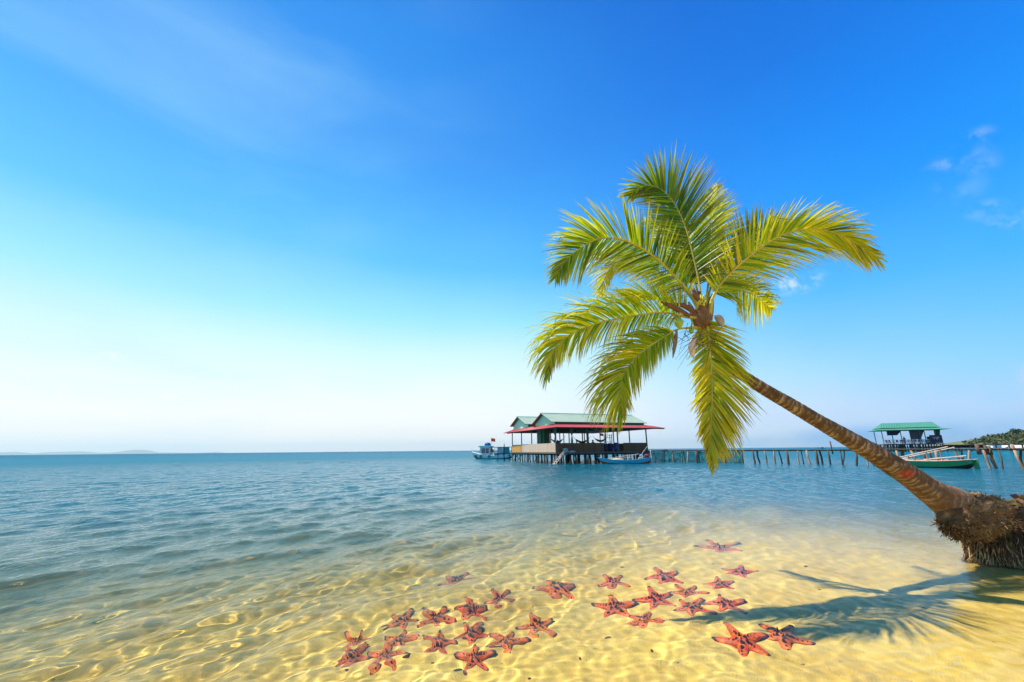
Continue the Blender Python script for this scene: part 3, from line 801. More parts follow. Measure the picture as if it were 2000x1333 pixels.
def star_mesh(seed):
    """knobbly sea star of radius 1: five tapering arms, domed middle; returns body and horn meshes"""
    rnd = random.Random(seed)
    Ls = [rnd.uniform(.80, 1.08) for _ in range(5)]; bend = [rnd.gauss(0, .24) for _ in range(5)]
    wds = [rnd.uniform(.92, 1.1) for _ in range(5)]
    def hw(a, k):         # half width of arm k at distance a*L from the middle
        return wds[k] * (0.295 - 0.21 * min(1, a) ** .7)
    phis = []
    for k in range(5):
        for j in range(-14, 15):
            u = j / 14; phis.append((k, math.copysign(abs(u) ** 1.9, u) * math.pi / 5))
    V, Fc, AR = [], [], []
    NR = 15
    for k, ph in phis:
        L = Ls[k]
        # outline radius along this direction
        rr = 0
        for q in np.linspace(0.02, 1.02, 180):
            a, p = q * math.cos(ph), abs(q * math.sin(ph))
            aa = a / L
            w = hw(aa, k)
            cap = math.sqrt(max(0, 1 - ((aa - .93) / .09) ** 2)) if aa > .93 else 1
            if p <= w * cap and aa <= 1.02: rr = q
        rr = max(rr, .2)
        for j in range(NR):
            f = (j / (NR - 1)) ** .85
            q = rr * f; a, p = q * math.cos(ph), q * math.sin(ph); aa = a / L
            w = max(.03, hw(aa, k) + .02)
            prof = math.sqrt(max(0, 1 - min(1, abs(p) / w) ** 2))
            ridge = .17 * (1 - aa * .62) * prof
            dome = .26 * math.exp(-(q / .34) ** 2)
            z = max(ridge * (1 - .25 * aa), 0) + dome * .75
            if j == NR - 1: z = -.02
            z += .05 * aa ** 3 * (1 if seed % 2 else -.3)
            z += .012 * noise.noise(Vector((q * math.cos(ph + k) * 9, q * math.sin(ph + k) * 9, seed)))
            b_ = bend[k] * aa ** 2 * .6
            base = math.radians(90 + 72 * k)
            x, y = a, p + b_ * .8
            V.append((x * math.cos(base) - y * math.sin(base), x * math.sin(base) + y * math.cos(base), z)); AR.append(aa)
    n = len(phis)
    for i in range(n):
        i2 = (i + 1) % n
        for j in range(NR - 1):
            q = (i * NR + j, i * NR + j + 1, i2 * NR + j + 1, i2 * NR + j)
            Fc.append(q if j else q)
    hb = MB()
    def horn(x, y, z, r, h, ang=0):
        hb.lathe((x, y, z), [(r * 1.15, -.03), (r, .0), (r * .62, h * .45), (r * .30, h * .85), (r * .06, h)], 7)
    for k in range(5):
        base = math.radians(90 + 72 * k)
        for a, r, h in ((.17, .070, .26), (.31, .060, .19), (.45, .046, .12), (.59, .036, .08), (.72, .028, .06)):
            a2 = a * Ls[k] + rnd.gauss(0, .012); b_ = bend[k] * (a2 / Ls[k]) ** 2 * .48 + rnd.gauss(0, .015)
            z = max(.17 * (1 - a2 * .62) * (1 - .25 * a2), 0) + .26 * .75 * math.exp(-(a2 / .34) ** 2)
            horn(a2 * math.cos(base) - b_ * math.sin(base), a2 * math.sin(base) + b_ * math.cos(base), z - .02, r * rnd.uniform(.8, 1.2), h * rnd.uniform(.7, 1.25))
        base += math.radians(36)
        horn(.17 * math.cos(base), .17 * math.sin(base), .22, .036, .10)
    horn(0, 0, .33, .045, .16)
    me = bpy.data.meshes.new('sea_star'); me.from_pydata(V, [], Fc); me.materials.append(m_star)
    me.polygons.foreach_set('use_smooth', [True] * len(Fc))
    a = me.attributes.new('arm', 'FLOAT', 'POINT'); a.data.foreach_set('value', AR)
    bm = bmesh.new(); bm.from_mesh(me); bmesh.ops.remove_doubles(bm, verts=bm.verts, dist=1e-4); bmesh.ops.recalc_face_normals(bm, faces=bm.faces); bm.to_mesh(me); bm.free()
    co = [tuple(v_.co) for v_ in me.vertices]; fs = [tuple(p_.vertices) for p_ in me.polygons]
    ar = [a_.value for a_ in me.attributes['arm'].data]
    o_ = len(co); nb = len(fs)
    m2 = bpy.data.meshes.new('sea_star'); m2.from_pydata(co + hb.v, [], fs + [tuple(i + o_ for i in f_) for f_ in hb.f])
    m2.materials.append(m_star); m2.materials.append(m_horn)
    m2.polygons.foreach_set('material_index', [0] * nb + [1] * len(hb.f)); m2.polygons.foreach_set('use_smooth', [True] * (nb + len(hb.f)))
    a = m2.attributes.new('arm', 'FLOAT', 'POINT'); a.data.foreach_set('value', ar + [0.0] * len(hb.v))
    return m2
SM = [star_mesh(k) for k in range(9)]
# centre pixel, width in pixels, pixel offset of one arm tip, label
STARS = [
    (897, 1131, 84, (0, 30), 'faint red sea star alone in deeper water above the left group'),
    (973, 1173, 82, (-2, 26), 'orange red sea star at the upper right end of the left chain of stars'),
    (917, 1195, 84, (-28, 26), 'red orange sea star second from the upper right end of the left chain'),
    (853, 1211, 84, (2, 24), 'pale pink faded sea star in the middle of the upper row, left group'),
    (788, 1212, 78, (6, 24), 'dark horned red sea star left end of the left group upper row'),
    (698, 1249, 76, (-38, 20), 'dull pink sea star at the far left edge, topmost of the lower left cluster'),
    (781, 1255, 80, (-36, 22), 'reddish sea star with raised back arm right of the far left stars'),
    (690, 1283, 82, (-8, 32), 'crimson sea star lowest at the far left with an arm pointing at the viewer'),
    (755, 1289, 84, (-28, 26), 'faded pink orange sea star in the bottom row, right beside the leftmost crimson one'),
    (855, 1263, 84, (-36, 28), 'vivid orange red sea star in the middle of the left group'),
    (918, 1241, 88, (0, 28), 'deep red dark horned sea star touching the vivid orange red one'),
    (987, 1256, 88, (4, 30), 'bright orange sea star with black tipped front arm right of the deep red one'),
    (1049, 1224, 90, (-12, 26), 'orange spotted sea star with long right arm, rightmost of the left group'),
    (927, 1291, 90, (-26, 34), 'pinkish sea star with tall black horns, nearest the viewer, left group'),
    (1086, 1153, 86, (-16, 28), 'scarlet sea star lying alone on clear sand between the two groups'),
    (1197, 1137, 70, (2, 26), 'red sea star at the upper left corner of the right group'),
    (1295, 1127, 78, (-6, 26), 'dark red sea star with ragged horns at the top of the right group'),
    (1406, 1069, 84, (-8, 26), 'orange red sea star farthest out from the viewer, alone above the right group'),
    (1444, 1119, 70, (28, 20), 'slim orange red sea star at the upper right corner of the right group'),
    (1406, 1145, 68, (-16, 24), 'orange sea star just below the slim one, arm tip touching it'),
    (1342, 1157, 70, (-6, 26), 'reddish orange sea star in the centre of the right group, in the upper row'),
    (1281, 1170, 88, (-10, 26), 'heavily knobbed orange brown sea star left of centre in the right group'),
    (1200, 1184, 90, (-28, 30), 'large orange red sea star at the left end of the right group, front arms spread'),
    (1259, 1215, 76, (12, 26), 'orange sea star lowest in the right group, below the large left one'),
    (1352, 1191, 84, (6, 28), 'red sea star with two dark back arms at the front of the right group'),
    (1417, 1187, 78, (-18, 26), 'orange red sea star at the right front of the right group, back arm upright'),
    (1449, 1258, 98, (-4, 36), 'black spotted orange sea star near the viewer, left of the front pair'),
    (1527, 1246, 98, (18, 34), 'bright orange sea star near the viewer, right of the front pair'),
]
rnd = random.Random(3)
first = {}
for i, (px, py, wpx, tipo, label) in enumerate(STARS):
    c_ = under(px, py); tip = under(px + tipo[0], py + tipo[1])
    dep = (c_ - EYEV).dot(_fw); R = wpx / F_PX * dep / (2.02 if i < 14 else 1.86)
    STR = 1.6
    # view-aligned stretch: natural arm-length variation, longest pointing away from the beach
    vd = Vector((c_.x, c_.y, 0)).normalized(); vr = Vector((vd.y, -vd.x, 0))
    tl = tip - c_; ax, ay = tl.dot(vr), tl.dot(vd) / STR
    ang = math.atan2(ay, ax)          # arm direction in stretched local frame
    k = (i * 4) % 9
    me = SM[k]
    o = bpy.data.objects.new('sea_star', me); COL.objects.link(o)
    tag(o, label, 'sea star', 'red knobbly sea stars on the sand')
    o.cycles.is_caustics_receiver = True
    frame = Matrix(((vr.x, vd.x, 0), (vr.y, vd.y, 0), (0, 0, 1)))
    rot = Matrix.Rotation(ang - math.pi / 2, 3, 'Z'); sc = Matrix(((R, 0, 0), (0, R * STR, 0), (0, 0, R * 1.2)))
    tilt = Matrix.Rotation(math.radians(9), 3, 'X')
    M = frame @ tilt @ sc @ rot
    # shear-free placement: bake the shape into a mesh copy, keep the object's own transform clean
    me2 = me.copy()
    for m_ in (me2,):
        for v_ in m_.vertices: v_.co = M @ v_.co
    # drape the arms over the rippled sand
    for m_ in (me2,):
        n_ = len(m_.vertices); co = np.empty(n_ * 3, dtype=np.float32); m_.vertices.foreach_get('co', co); co = co.reshape(-1, 3)
        co[:, 2] += (floor_z(co[:, 0] + c_.x, co[:, 1] + c_.y) - float(floor_z(c_.x, c_.y))) * .7
        m_.vertices.foreach_set('co', co.ravel()); m_.update()
    o.data = me2
    o.location = (c_.x, c_.y, float(floor_z(c_.x, c_.y)) + .012)

# dark pebbles scattered on the sand
pb_ = []
for (px, py, r) in ((1190, 1245, .030), (1275, 1271, .018), (1132, 1286, .014), (842, 1296, .020), (895, 1313, .030), (1033, 1322, .018), (1040, 1184, .018), (830, 1187, .022), (668, 1180, .024),
                    (1218, 1108, .03), (1393, 1100, .024), (1574, 1108, .03), (1802, 1187, .02), (1330, 1300, .012), (1600, 1150, .022), (560, 1194, .03), (470, 1240, .03), (1455, 1200, .016)):
    c_ = under(px, py)
    if not pb_:
        v_, f_, n_ = blob(Vector((0, 0, 0)), Vector((0, 0, 1)), 1, .7, .4, 9.0, 14, 8, .35, 2)
        me = bpy.data.meshes.new('pebble'); me.from_pydata([tuple(a) for a in v_], [], f_); me.materials.append(pm('pebble_dark', (.12, .07, .03), .8, (.05, .03, .02), 3, .6))
    o = bpy.data.objects.new('pebble', me); COL.objects.link(o); pb_.append(o)
    o.location = (c_.x, c_.y, float(floor_z(c_.x, c_.y)) + r * .2); o.scale = (r, r, r); o.rotation_euler = (0, 0, px * 1.3)
    o.cycles.is_caustics_receiver = True
    tag(o, 'small dark brown pebble lying on the yellow sand under the shallow water', 'pebble', 'dark pebbles scattered on the sand')

# ------------------------------------------------------------------ stilt restaurant
TH = math.radians(20)
W_teal = pm('post_paint', (.10, .17, .15), .7, (.05, .08, .07), 5, .7)
m_pile = pm('pile_wood', (.085, .065, .045), .9, (.03, .022, .016), 6, .8, stretch=(1, 1, .2))
m_pile2 = pm('pile_wood_pale', (.46, .30, .19), .9, (.20, .11, .065), 5, .8, stretch=(1, 1, .25), bump=.01)
m_pile3 = pm('pile_wood_brown', (.17, .10, .06), .9, (.07, .04, .025), 5, .8, stretch=(1, 1, .25), bump=.01)
m_green = pm('roof_sheet_green', (.22, .31, .23), .7, (.29, .37, .27), 1.2, .7)
m_red = pm('roof_sheet_red', (.34, .028, .035), .6, (.45, .06, .06), 1.5, .6)
m_mint = pm('gable_mint', (.50, .92, .62), .7, (.44, .84, .55), 1.5, .5)
m_dteal = pm('clerestory_teal', (.02, .13, .11), .6, (.02, .09, .08), 2, .5)
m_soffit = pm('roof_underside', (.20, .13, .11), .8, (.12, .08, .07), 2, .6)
m_orange = boards('rail_boards_orange', (.80, .40, .07), (.70, .34, .06), .13, 1)
m_pale = boards('rail_boards_pale', (.86, .64, .45), (.66, .46, .32), .13, 1)
m_brown = boards('rail_boards_brown', (.22, .10, .035), (.14, .062, .02), .13, 0)
m_deck = boards('deck_planks', (.20, .15, .11), (.12, .09, .07), .18, 0)
hut = empty('stilt_restaurant', (4.7, 48.0, 0), TH)
tag(hut, 'open restaurant on wooden stilts with two pale green roofs above a red skirt roof', 'restaurant')
LU, LV = 11.9, 14.0
mb = MB(); mb.span((-.15, -.15, 1.08), (LU + .1, LV + .1, 1.24)); mb.build('deck', m_deck, hut)
mb = MB()
for v in (0, 3.4, 6.9, 10.4, LV): mb.span((-.1, v - .06, .90), (LU, v + .06, 1.075))
mb.build('deck_beam', m_pile, hut)
rnd = random.Random(2)
def pile(parent, x, y, z1, r, m, lean=.06, z0=-1.6, seg=4, name='pile', bend=.05):
    mb = MB(); dx, dy = rnd.gauss(0, lean), rnd.gauss(0, lean)
    pts = []; rr = []
    ox = oy = 0
    for i in range(seg + 1):
        t = i / seg
        pts.append((x + dx * (1 - t) * (z1 - z0) + ox, y + dy * (1 - t) * (z1 - z0) + oy, z0 + (z1 - z0) * t)); rr.append(r * (1.15 - .25 * t) * rnd.uniform(.88, 1.12))
        ox, oy = rnd.gauss(0, bend * .6), rnd.gauss(0, bend * .6)
        if i == seg - 1: ox = oy = 0
    mb.tube(pts, rr, 7, 0)
    return mb.build(name, m, parent, True)
cnt = 0
for i in range(21):                                                   # front row
    pile(hut, .05 + i * (LU - .1) / 20 + rnd.uniform(-.12, .12), .05 + rnd.uniform(0, .1), 1.09, rnd.uniform(.05, .10), rnd.choice([m_pile, m_pile, m_pile3]), .03)
for i in range(16):
    pile(hut, .05, .5 + i * (LV - .6) / 15 + rnd.uniform(-.1, .1), 1.09, rnd.uniform(.05, .09), rnd.choice([m_pile, m_pile3]), .03)
for j, v in enumerate((2.0, 4.2, 6.6, 9.2, 11.6, 13.9)):
    for i in range(9):
        pile(hut, .6 + i * 1.38 + rnd.uniform(-.3, .3), v + rnd.uniform(-.3, .3), 1.09, rnd.uniform(.05, .09), rnd.choice([m_pile, m_pile, m_pile3]), .035)
for (a, b_) in (((0, 13.5, .1), (0, 11.6, 1.05)), ((0, 11.8, .2), (0, 10.2, 1.05)), ((0, 6.2, .1), (0, 4.8, 1.0))):
    mb = MB(); mb.tube([a, b_], .05, 6); mb.build('brace', m_pile, hut)
# posts
for u in (0, 3.9, 7.9, LU):
    mb = MB(); mb.span((u - .055, -.055, 1.24), (u + .055, .055, 4.0)); mb.build('post', W_teal, hut)
for v in (3.3, 5.0, 6.9, 10.4, LV):
    mb = MB(); mb.span((-.05, v - .05, 1.24), (.05, v + .05, 4.0)); mb.build('post', W_teal, hut)
for (u, v) in ((LU, 3.4), (LU, 7), (LU, 10.4), (LU, LV), (8, LV), (4, LV), (2.6, 6.9), (5.2, 6.9), (8, 6.9), (5.2, 3.4), (8.4, 3.4), (2.6, 10.4), (5.6, 10.4), (9.4, 10.4)):
    mb = MB(); mb.span((u - .05, v - .05, 1.24), (u + .05, v + .05, 4.0)); mb.build('post', W_teal, hut)
# boarded rails
for (a, b_, m, nm) in (((-.07, 0.06, 1.16), (-.02, 10.3, 2.2), m_pale, 'railing'), ((-.07, 10.5, 1.22), (-.02, LV, 2.18), m_orange, 'railing'),
                       ((.0, -.07, 1.2), (6.0, -.02, 2.2), m_brown, 'railing'), ((8.6, -.07, 1.2), (LU + .05, -.02, 2.2), m_brown, 'railing'),
                       ((LU + .05, 0, 1.2), (LU + .1, LV, 2.2), m_brown, 'railing'), ((0, LV + .02, 1.2), (LU, LV + .07, 1.75), m_brown, 'railing')):
    mb = MB(); mb.span(a, b_); r_ = mb.build(nm, m, hut)
    if m is m_orange: r_['label'] = 'bright orange boarded railing'
    if m is m_pale: r_['label'] = 'pale boarded railing'
# red skirt roof, hipped, with the green blocks rising out of it
E0, ET = 3.86, 4.28; O = 1.35
OL = .55
out_c = [(-OL, -O), (LU + O + .5, -O), (LU + O + .5, LV + 1.6), (-OL - .25, LV + 1.6)]
in_c = [(-.02, .28), (LU + .1, .28), (LU + .1, LV - .6), (-.02, LV - .6)]
mb = MB()
for k in range(4):
    a, b_ = out_c[k], out_c[(k + 1) % 4]; c_, d_ = in_c[(k + 1) % 4], in_c[k]
    mb.corr((*a, E0), (*b_, E0), (*c_, ET), (*d_, ET), .25, .016)
mb.build('skirt_roof', m_red, hut)
mb = MB(); mb.corr((-.02, 5.75, ET - .05), (-.02, 8.3, ET - .05), (LU, 8.3, ET - .02), (LU, 5.75, ET - .02), .25, .016); mb.build('valley_roof', m_red, hut)
mb = MB()
for (a, b_) in (((-OL + .1, -O + .15, 3.74), (LU + O + .4, -O + .25, 3.83)), ((-OL + .12, -O + .3, 3.74), (-OL + .2, LV + .9, 3.83)), ((0, -.06, 3.92), (LU, .06, 4.08)), ((-.06, .1, 3.92), (.06, LV - .1, 4.08)),
                 ((LU - .06, .1, 3.92), (LU + .06, LV - .1, 4.08)), ((.1, 6.85, 3.9), (LU - .1, 6.95, 4.0)), ((.1, 3.35, 3.9), (LU - .1, 3.45, 4.0)), ((.1, 10.35, 3.9), (LU - .1, 10.45, 4.0)), ((.1, LV - .1, 3.9), (LU - .1, LV, 4.0))):
    mb.span(a, b_)
mb.build('eave_beam', pm('beam_dark', (.06, .055, .05), .8), hut)
mb = MB()
for i in range(13):
    u = .5 + i * .95
    mb.span((u - .03, -O + .3, 3.84), (u + .03, -.1, 3.9))
mb.build('rafter', pm('beam_dark', (.06, .055, .05)), hut)
def block(v0, v1, u0, u1, ze, zr, ov=.45, nm='gable'):
    vm = (v0 + v1) / 2
    def zroof(v): return zr - (zr - ze) * abs(v - vm) / ((v1 - v0) / 2 + .25)
    mb = MB(); poly = [(v0, ET - .25), (v1, ET - .25), (v1, zroof(v1) - .03), (vm, zr - .03), (v0, zroof(v0) - .03)]
    mb.prism(poly, u0, u0 + .08); mb.build('gable_wall', m_mint, hut)
    mb = MB(); mb.prism(poly, u1 - .08, u1); mb.build('gable_wall', m_mint, hut)
    mb = MB(); mb.span((u0 + .08, v0, ET - .3), (u1 - .08, v0 + .06, zroof(v0) - .03)); mb.span((u0 + .08, v1 - .06, ET - .3), (u1 - .08, v1, zroof(v1) - .03)); mb.build('clerestory', m_dteal, hut)
    mb = MB()
    z_e = zroof(v0 - .25)
    mb.corr((u0 - ov, v0 - .25, z_e), (u1 + ov * .6, v0 - .25, z_e), (u1 + ov * .6, vm, zr), (u0 - ov, vm, zr), .24, .02)
    mb.corr((u1 + ov * .6, v1 + .25, z_e), (u0 - ov, v1 + .25, z_e), (u0 - ov, vm, zr), (u1 + ov * .6, vm, zr), .24, .02)
    rf = mb.build('roof', m_green, hut)
    mb = MB(); mb.prism([(vm - .16, zr - .03), (vm, zr + .055), (vm + .16, zr - .03), (vm, zr + .03)], u0 - ov - .02, u1 + ov * .6 + .02); mb.build('ridge_cap', pm('ridge_cap', (.14, .33, .27), .5), rf)
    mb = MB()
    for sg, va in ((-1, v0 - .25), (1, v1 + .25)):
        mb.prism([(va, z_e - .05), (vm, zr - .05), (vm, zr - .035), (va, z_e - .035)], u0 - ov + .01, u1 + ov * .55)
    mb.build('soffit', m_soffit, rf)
block(.35, 5.75, 0.05, LU + .1, 4.52, 5.68)
block(8.3, 13.6, 0.05, LU - 2, 4.72, 5.85)
# inside: a green store room, tables, hammocks, curtains, drums
def inb(name, a, b_, m):
    mb = MB(); mb.span(a, b_); return mb.build(name, m, hut)
inb('store_room', (1.1, 6.6, 1.24), (2.0, 7.8, 3.9), pm('store_room_green', (.02, .22, .12), .6, (.01, .10, .06), 2, .6))
inb('store_room', (2.04, 6.7, 1.24), (2.4, 7.8, 3.9), pm('store_room_brown', (.20, .15, .12), .7))
TBL = pm('table_top', (.55, .52, .48), .6)
def table(x, y, z, w=1.1, d=.7, rz=0, label='', grp='tables in the restaurant', root=hut):
    t = empty('table', root.matrix_basis @ Vector((x, y, z)), root.rotation_euler.z + rz); tag(t, label, 'table', grp)
    mb = MB(); mb.box((0, 0, .73), (w, d, .04)); mb.build('table_top', TBL, t)
    for sx_ in (-1, 1):
        for sy_ in (-1, 1):
            mb = MB(); mb.box((sx_ * (w / 2 - .06), sy_ * (d / 2 - .06), .355), (.05, .05, .71)); mb.build('leg', m_pile3, t)
def roots_fix(): bpy.context.view_layer.update()
hut.matrix_basis = Matrix.Translation(Vector((4.7, 48, 0))) @ Matrix.Rotation(TH, 4, 'Z')
tb_lab = 'plain restaurant table mostly hidden behind the boarded railing'
for (x, y) in ((1.2, 1.3), (3.0, 1.4), (5.0, 1.4), (10.0, 1.5), (1.3, 4.6)): table(x, y, 1.24, label=tb_lab)
# knotted curtains
def curtain(x, y, z1, z0, root, m, label, s=1.0):
    t = empty('curtain', root.matrix_basis @ Vector((x, y, z0)), root.rotation_euler.z); tag(t, label, 'curtain', 'knotted curtains tied between the posts')
    H = z1 - z0
    mb = MB(); mb.lathe((0, 0, 0), [(.10 * s, 0), (.13 * s, .12 * H), (.09 * s, .35 * H), (.035 * s, .50 * H), (.05 * s, .53 * H), (.17 * s, .72 * H), (.24 * s, .9 * H), (.26 * s, H)], 12, 0, 1.0, .55)
    mb.build('cloth', m, t, True)
    mb = MB(); mb.lathe((0, 0, .49 * H), [(.05 * s, 0), (.055 * s, .03), (.05 * s, .06)], 10); mb.build('tie', m, t, True)
m_cur = pm('curtain_teal', (.03, .15, .14), .8, (.02, .08, .08), 8, .7, stretch=(6, 6, .5))
curtain(.5, 1.2, 3.85, 2.15, hut, m_cur, 'teal curtain tied in a knot near the front corner post of the restaurant', 1.1)
curtain(2.3, .6, 3.85, 2.15, hut, m_cur, 'teal curtain tied in a knot beside the second front post of the restaurant', 1.1)
def hammock(x, y, z, L, root, m, label, rz=0, sag=.55):
    t = empty('hammock', root.matrix_basis @ Vector((x, y, z)), root.rotation_euler.z + rz); tag(t, label, 'hammock', 'hammocks slung in the restaurant')
    n = 14; V = []
    for i in range(n + 1):
        u = -1 + 2 * i / n; zc = -sag * (1 - u * u); w_ = .04 + .34 * (1 - u * u) ** .7
        for k in range(7):
            q = -1 + 2 * k / 6; V.append((u * L / 2, q * w_, zc + .22 * q * q * (1 - u * u)))
    F_ = [(i * 7 + k, i * 7 + k + 1, (i + 1) * 7 + k + 1, (i + 1) * 7 + k) for i in range(n) for k in range(6)]
    mb = MB(); mb.add(V, F_); mb.build('cloth', m, t, True)
    mb = MB(); mb.tube([(-L / 2 - .3, 0, .3), (-L / 2, 0, 0)], .02, 5); mb.tube([(L / 2 + .3, 0, .3), (L / 2, 0, 0)], .02, 5); mb.build('rope', m_pile3, t)
m_ham = pm('hammock_dark', (.03, .05, .07), .9); m_hamg = pm('hammock_green', (.02, .28, .17), .8, (.01, .14, .09), 4, .6)
hammock(1.6, 3.0, 2.75, 1.6, hut, m_ham, 'dark hammock slung between the two knotted curtains')
hammock(4.9, 3.0, 2.75, 1.9, hut, m_ham, 'dark hammock slung right of the second knotted curtain')
hammock(7.2, 2.6, 2.75, 1.7, hut, m_hamg, 'green hammock slung above the gap in the brown railing', .15, .42)
def drum(x, y, z, r, h, m, label, root=hut):
    t = empty('drum', root.matrix_basis @ Vector((x, y, z))); tag(t, label, 'drum', 'blue plastic drums in the railing gap')
    mb = MB(); mb.lathe((0, 0, 0), [(r * .92, 0), (r, .04), (r, h * .3), (r * 1.04, h * .33), (r, h * .36), (r, h * .64), (r * 1.04, h * .67), (r, h * .7), (r, h - .05), (r * .9, h)], 16); mb.build('shell', m, t, True)
    mb = MB(); mb.lathe((0, 0, h + .002), [(r * .86, 0), (r * .86, .03), (r * .7, .04)], 16); mb.build('lid', pm('drum_lid', (.02, .03, .09), .5), t, True)
m_blue = pm('drum_blue', (.012, .05, .28), .4, (.01, .03, .16), 3, .5)
m_navy = pm('drum_navy', (.010, .018, .07), .5)
drum(8.15, .7, 1.24, .30, .95, m_blue, 'bright blue plastic drum at the right end of the railing gap')
drum(7.5, 1.0, 1.24, .30, .9, m_navy, 'navy plastic drum in the middle of the railing gap')
drum(6.8, .9, 1.24, .32, .85, m_navy, 'navy plastic drum second from the left of the railing gap')
drum(6.3, 1.3, 1.24, .30, .9, pm('drum_black', (.012, .014, .03), .5), 'blackish plastic drum at the left end of the railing gap')
t = empty('shelf_rack', hut.matrix_basis @ Vector((8.0, 2.2, 1.24)), TH); tag(t, 'tall blue green shelf rack inside the restaurant behind the railing gap', 'rack')
for sx_ in (-.4, .4):
    for sy_ in (-.2, .2):
        mb = MB(); mb.box((sx_, sy_, 1.0), (.06, .06, 2.0)); mb.build('upright', W_teal, t)
for z_ in (.5, 1.1, 1.6, 1.9):
    mb = MB(); mb.box((0, 0, z_), (.9, .48, .04)); mb.build('shelf', pm('shelf_teal', (.04, .16, .20), .6), t)

m_flag, g, out = mat('flag_cloth_red')
d1 = g.n('ShaderNodeBsdfDiffuse'); d1.inputs[0].default_value = (.85, .02, .012, 1); d2 = g.n('ShaderNodeBsdfTranslucent'); d2.inputs[0].default_value = (.95, .03, .015, 1)
mx = g.n('ShaderNodeMixShader'); g.link(d1.outputs[0], mx.inputs[1]); g.link(d2.outputs[0], mx.inputs[2]); g.link(mx.outputs[0], out.inputs[0])
def flag(root_loc, w, h, label=None, parent=None, rz=0, name='flag'):
    """red flag with a yellow star on its pole"""
    t = empty(name, root_loc, rz)
    if parent is not None: t.parent = parent
    n, m_ = 12, 6; V = []
    for i in range(n + 1):
        for j in range(m_ + 1):
            V.append((w * i / n, .10 * w * math.sin(i * .75 + j * .3) * i / n, h * j / m_ - .12 * w * (i / n) ** 1.5))
    F_ = [(i * (m_ + 1) + j, (i + 1) * (m_ + 1) + j, (i + 1) * (m_ + 1) + j + 1, i * (m_ + 1) + j + 1) for i in range(n) for j in range(m_)]
    mb = MB(); mb.add(V, F_); cl = mb.build('cloth', m_flag, t, True)
    mb = MB()
    for sg in (-1, 1):
        st = []
        for k in range(10):
            r = h * (.28 if k % 2 == 0 else .11); q = math.radians(90 + 36 * k); x_ = w / 2 + r * math.cos(q); u_ = x_ / w
            st.append((x_, .10 * w * math.sin(u_ * n * .75 + 3 * .3) * u_ + sg * .03 * w, h / 2 + r * math.sin(q) - .12 * w * u_ ** 1.5))
        st.append((w / 2, .10 * w * math.sin(6 * .75 + .9) * .5 + sg * .03 * w, h / 2 - .04 * w))
        mb.add(st, [(k, (k + 1) % 10, 10) for k in range(10)])
    mb.build('star', pm('flag_yellow', (.85, .62, .02), .7), t)
    mb = MB(); mb.tube([(0, 0, -.9), (0, 0, h + .12)], .022, 6); mb.build('flag_pole', m_pile2, t)
    return t
f_ = flag(hut.matrix_basis @ Vector((6.75, 1.9, 3.05)), .42, .3, rz=TH); tag(f_, 'small red flag hanging inside the open restaurant above the green hammock', 'flag')

# people sitting behind the rail
def person(loc, rz, shirt, label, root=None, hair=True, sit=True):
    J = {'pel': (0, 0, .46), 'sp': (0, .03, .68), 'ch': (0, .02, .90), 'nk': (0, 0, 1.06), 'hb': (0, -.01, 1.14), 'ht': (0, -.01, 1.27)}
    names = list(J); V = [Vector(J[k]) for k in names]; R = [.15, .125, .15, .055, .09, .085]
    E_ = [(0, 1), (1, 2), (2, 3), (3, 4), (4, 5)]
    def ch(start, pts, rs):
        p = start
        for q, r in zip(pts, rs):
            V.append(Vector(q)); R.append(r); E_.append((p, len(V) - 1)); p = len(V) - 1
    for s in (-1, 1):
        ch(2, [(s * .18, .01, .97), (s * .23, -.06, .74), (s * .17, -.28, .66), (s * .14, -.36, .67)], [.065, .045, .036, .03])
        ch(0, [(s * .10, -.12, .45), (s * .13, -.46, .46), (s * .13, -.48, .10), (s * .13, -.60, .05)], [.10, .07, .05, .035])
    me = bpy.data.meshes.new('person'); me.from_pydata(V, E_, []); 
    o = bpy.data.objects.new('person', me); lk(o)
    sk = o.modifiers.new('skin', 'SKIN'); sk.use_smooth_shade = True
    for v_, r in zip(me.skin_vertices[0].data, R): v_.radius = (r, r)
    me.skin_vertices[0].data[0].use_root = True
    o.modifiers.new('sub', 'SUBSURF').levels = 1; o.modifiers['sub'].render_levels = 1
    me.materials.append(shirt)
    o.location = loc; o.rotation_euler = (0, 0, rz)
    tag(o, label, 'person', 'people sitting in the stilt buildings')
    mb = MB(); mb.lathe((0, .01, 1.13), [(.02, -.02), (.095, .02), (.108, .10), (.09, .17), (.03, .21)], 12); mb.build('hair', pm('hair_black', (.012, .010, .010), .6), o, True)
    return o
m_sh1 = pm('clothes_navy', (.02, .03, .07), .9); m_sh2 = pm('clothes_black', (.018, .018, .02), .9); m_sh3 = pm('clothes_red', (.45, .03, .05), .9)
def hp(x, y, z): return hut.matrix_basis @ Vector((x, y, z))
for (x, y, m_, lab) in ((4.55, 1.0, m_sh2, 'seated person in black, left one of the pair behind the brown railing'), (5.15, .9, m_sh1, 'seated person in navy, right one of the pair behind the brown railing'),
                        (1.3, 2.2, m_sh1, 'seated person in navy beside the dark hammock near the restaurant corner'), (3.6, 1.9, m_sh2, 'seated person in black under the dark hammock right of the second curtain')):
    person(hp(x, y, 1.24), rnd.uniform(-1, 1) + TH, m_, lab)
    c_ = hp(x, y, 1.24); st = empty('stool', c_); tag(st, 'low plastic stool under a seated diner behind the railing', 'stool', 'stools in the stilt buildings')
    mb = MB(); mb.lathe((0, 0, 0), [(.17, 0), (.14, .28), (.15, .30)], 10); mb.build('seat', m_blue, st, True)

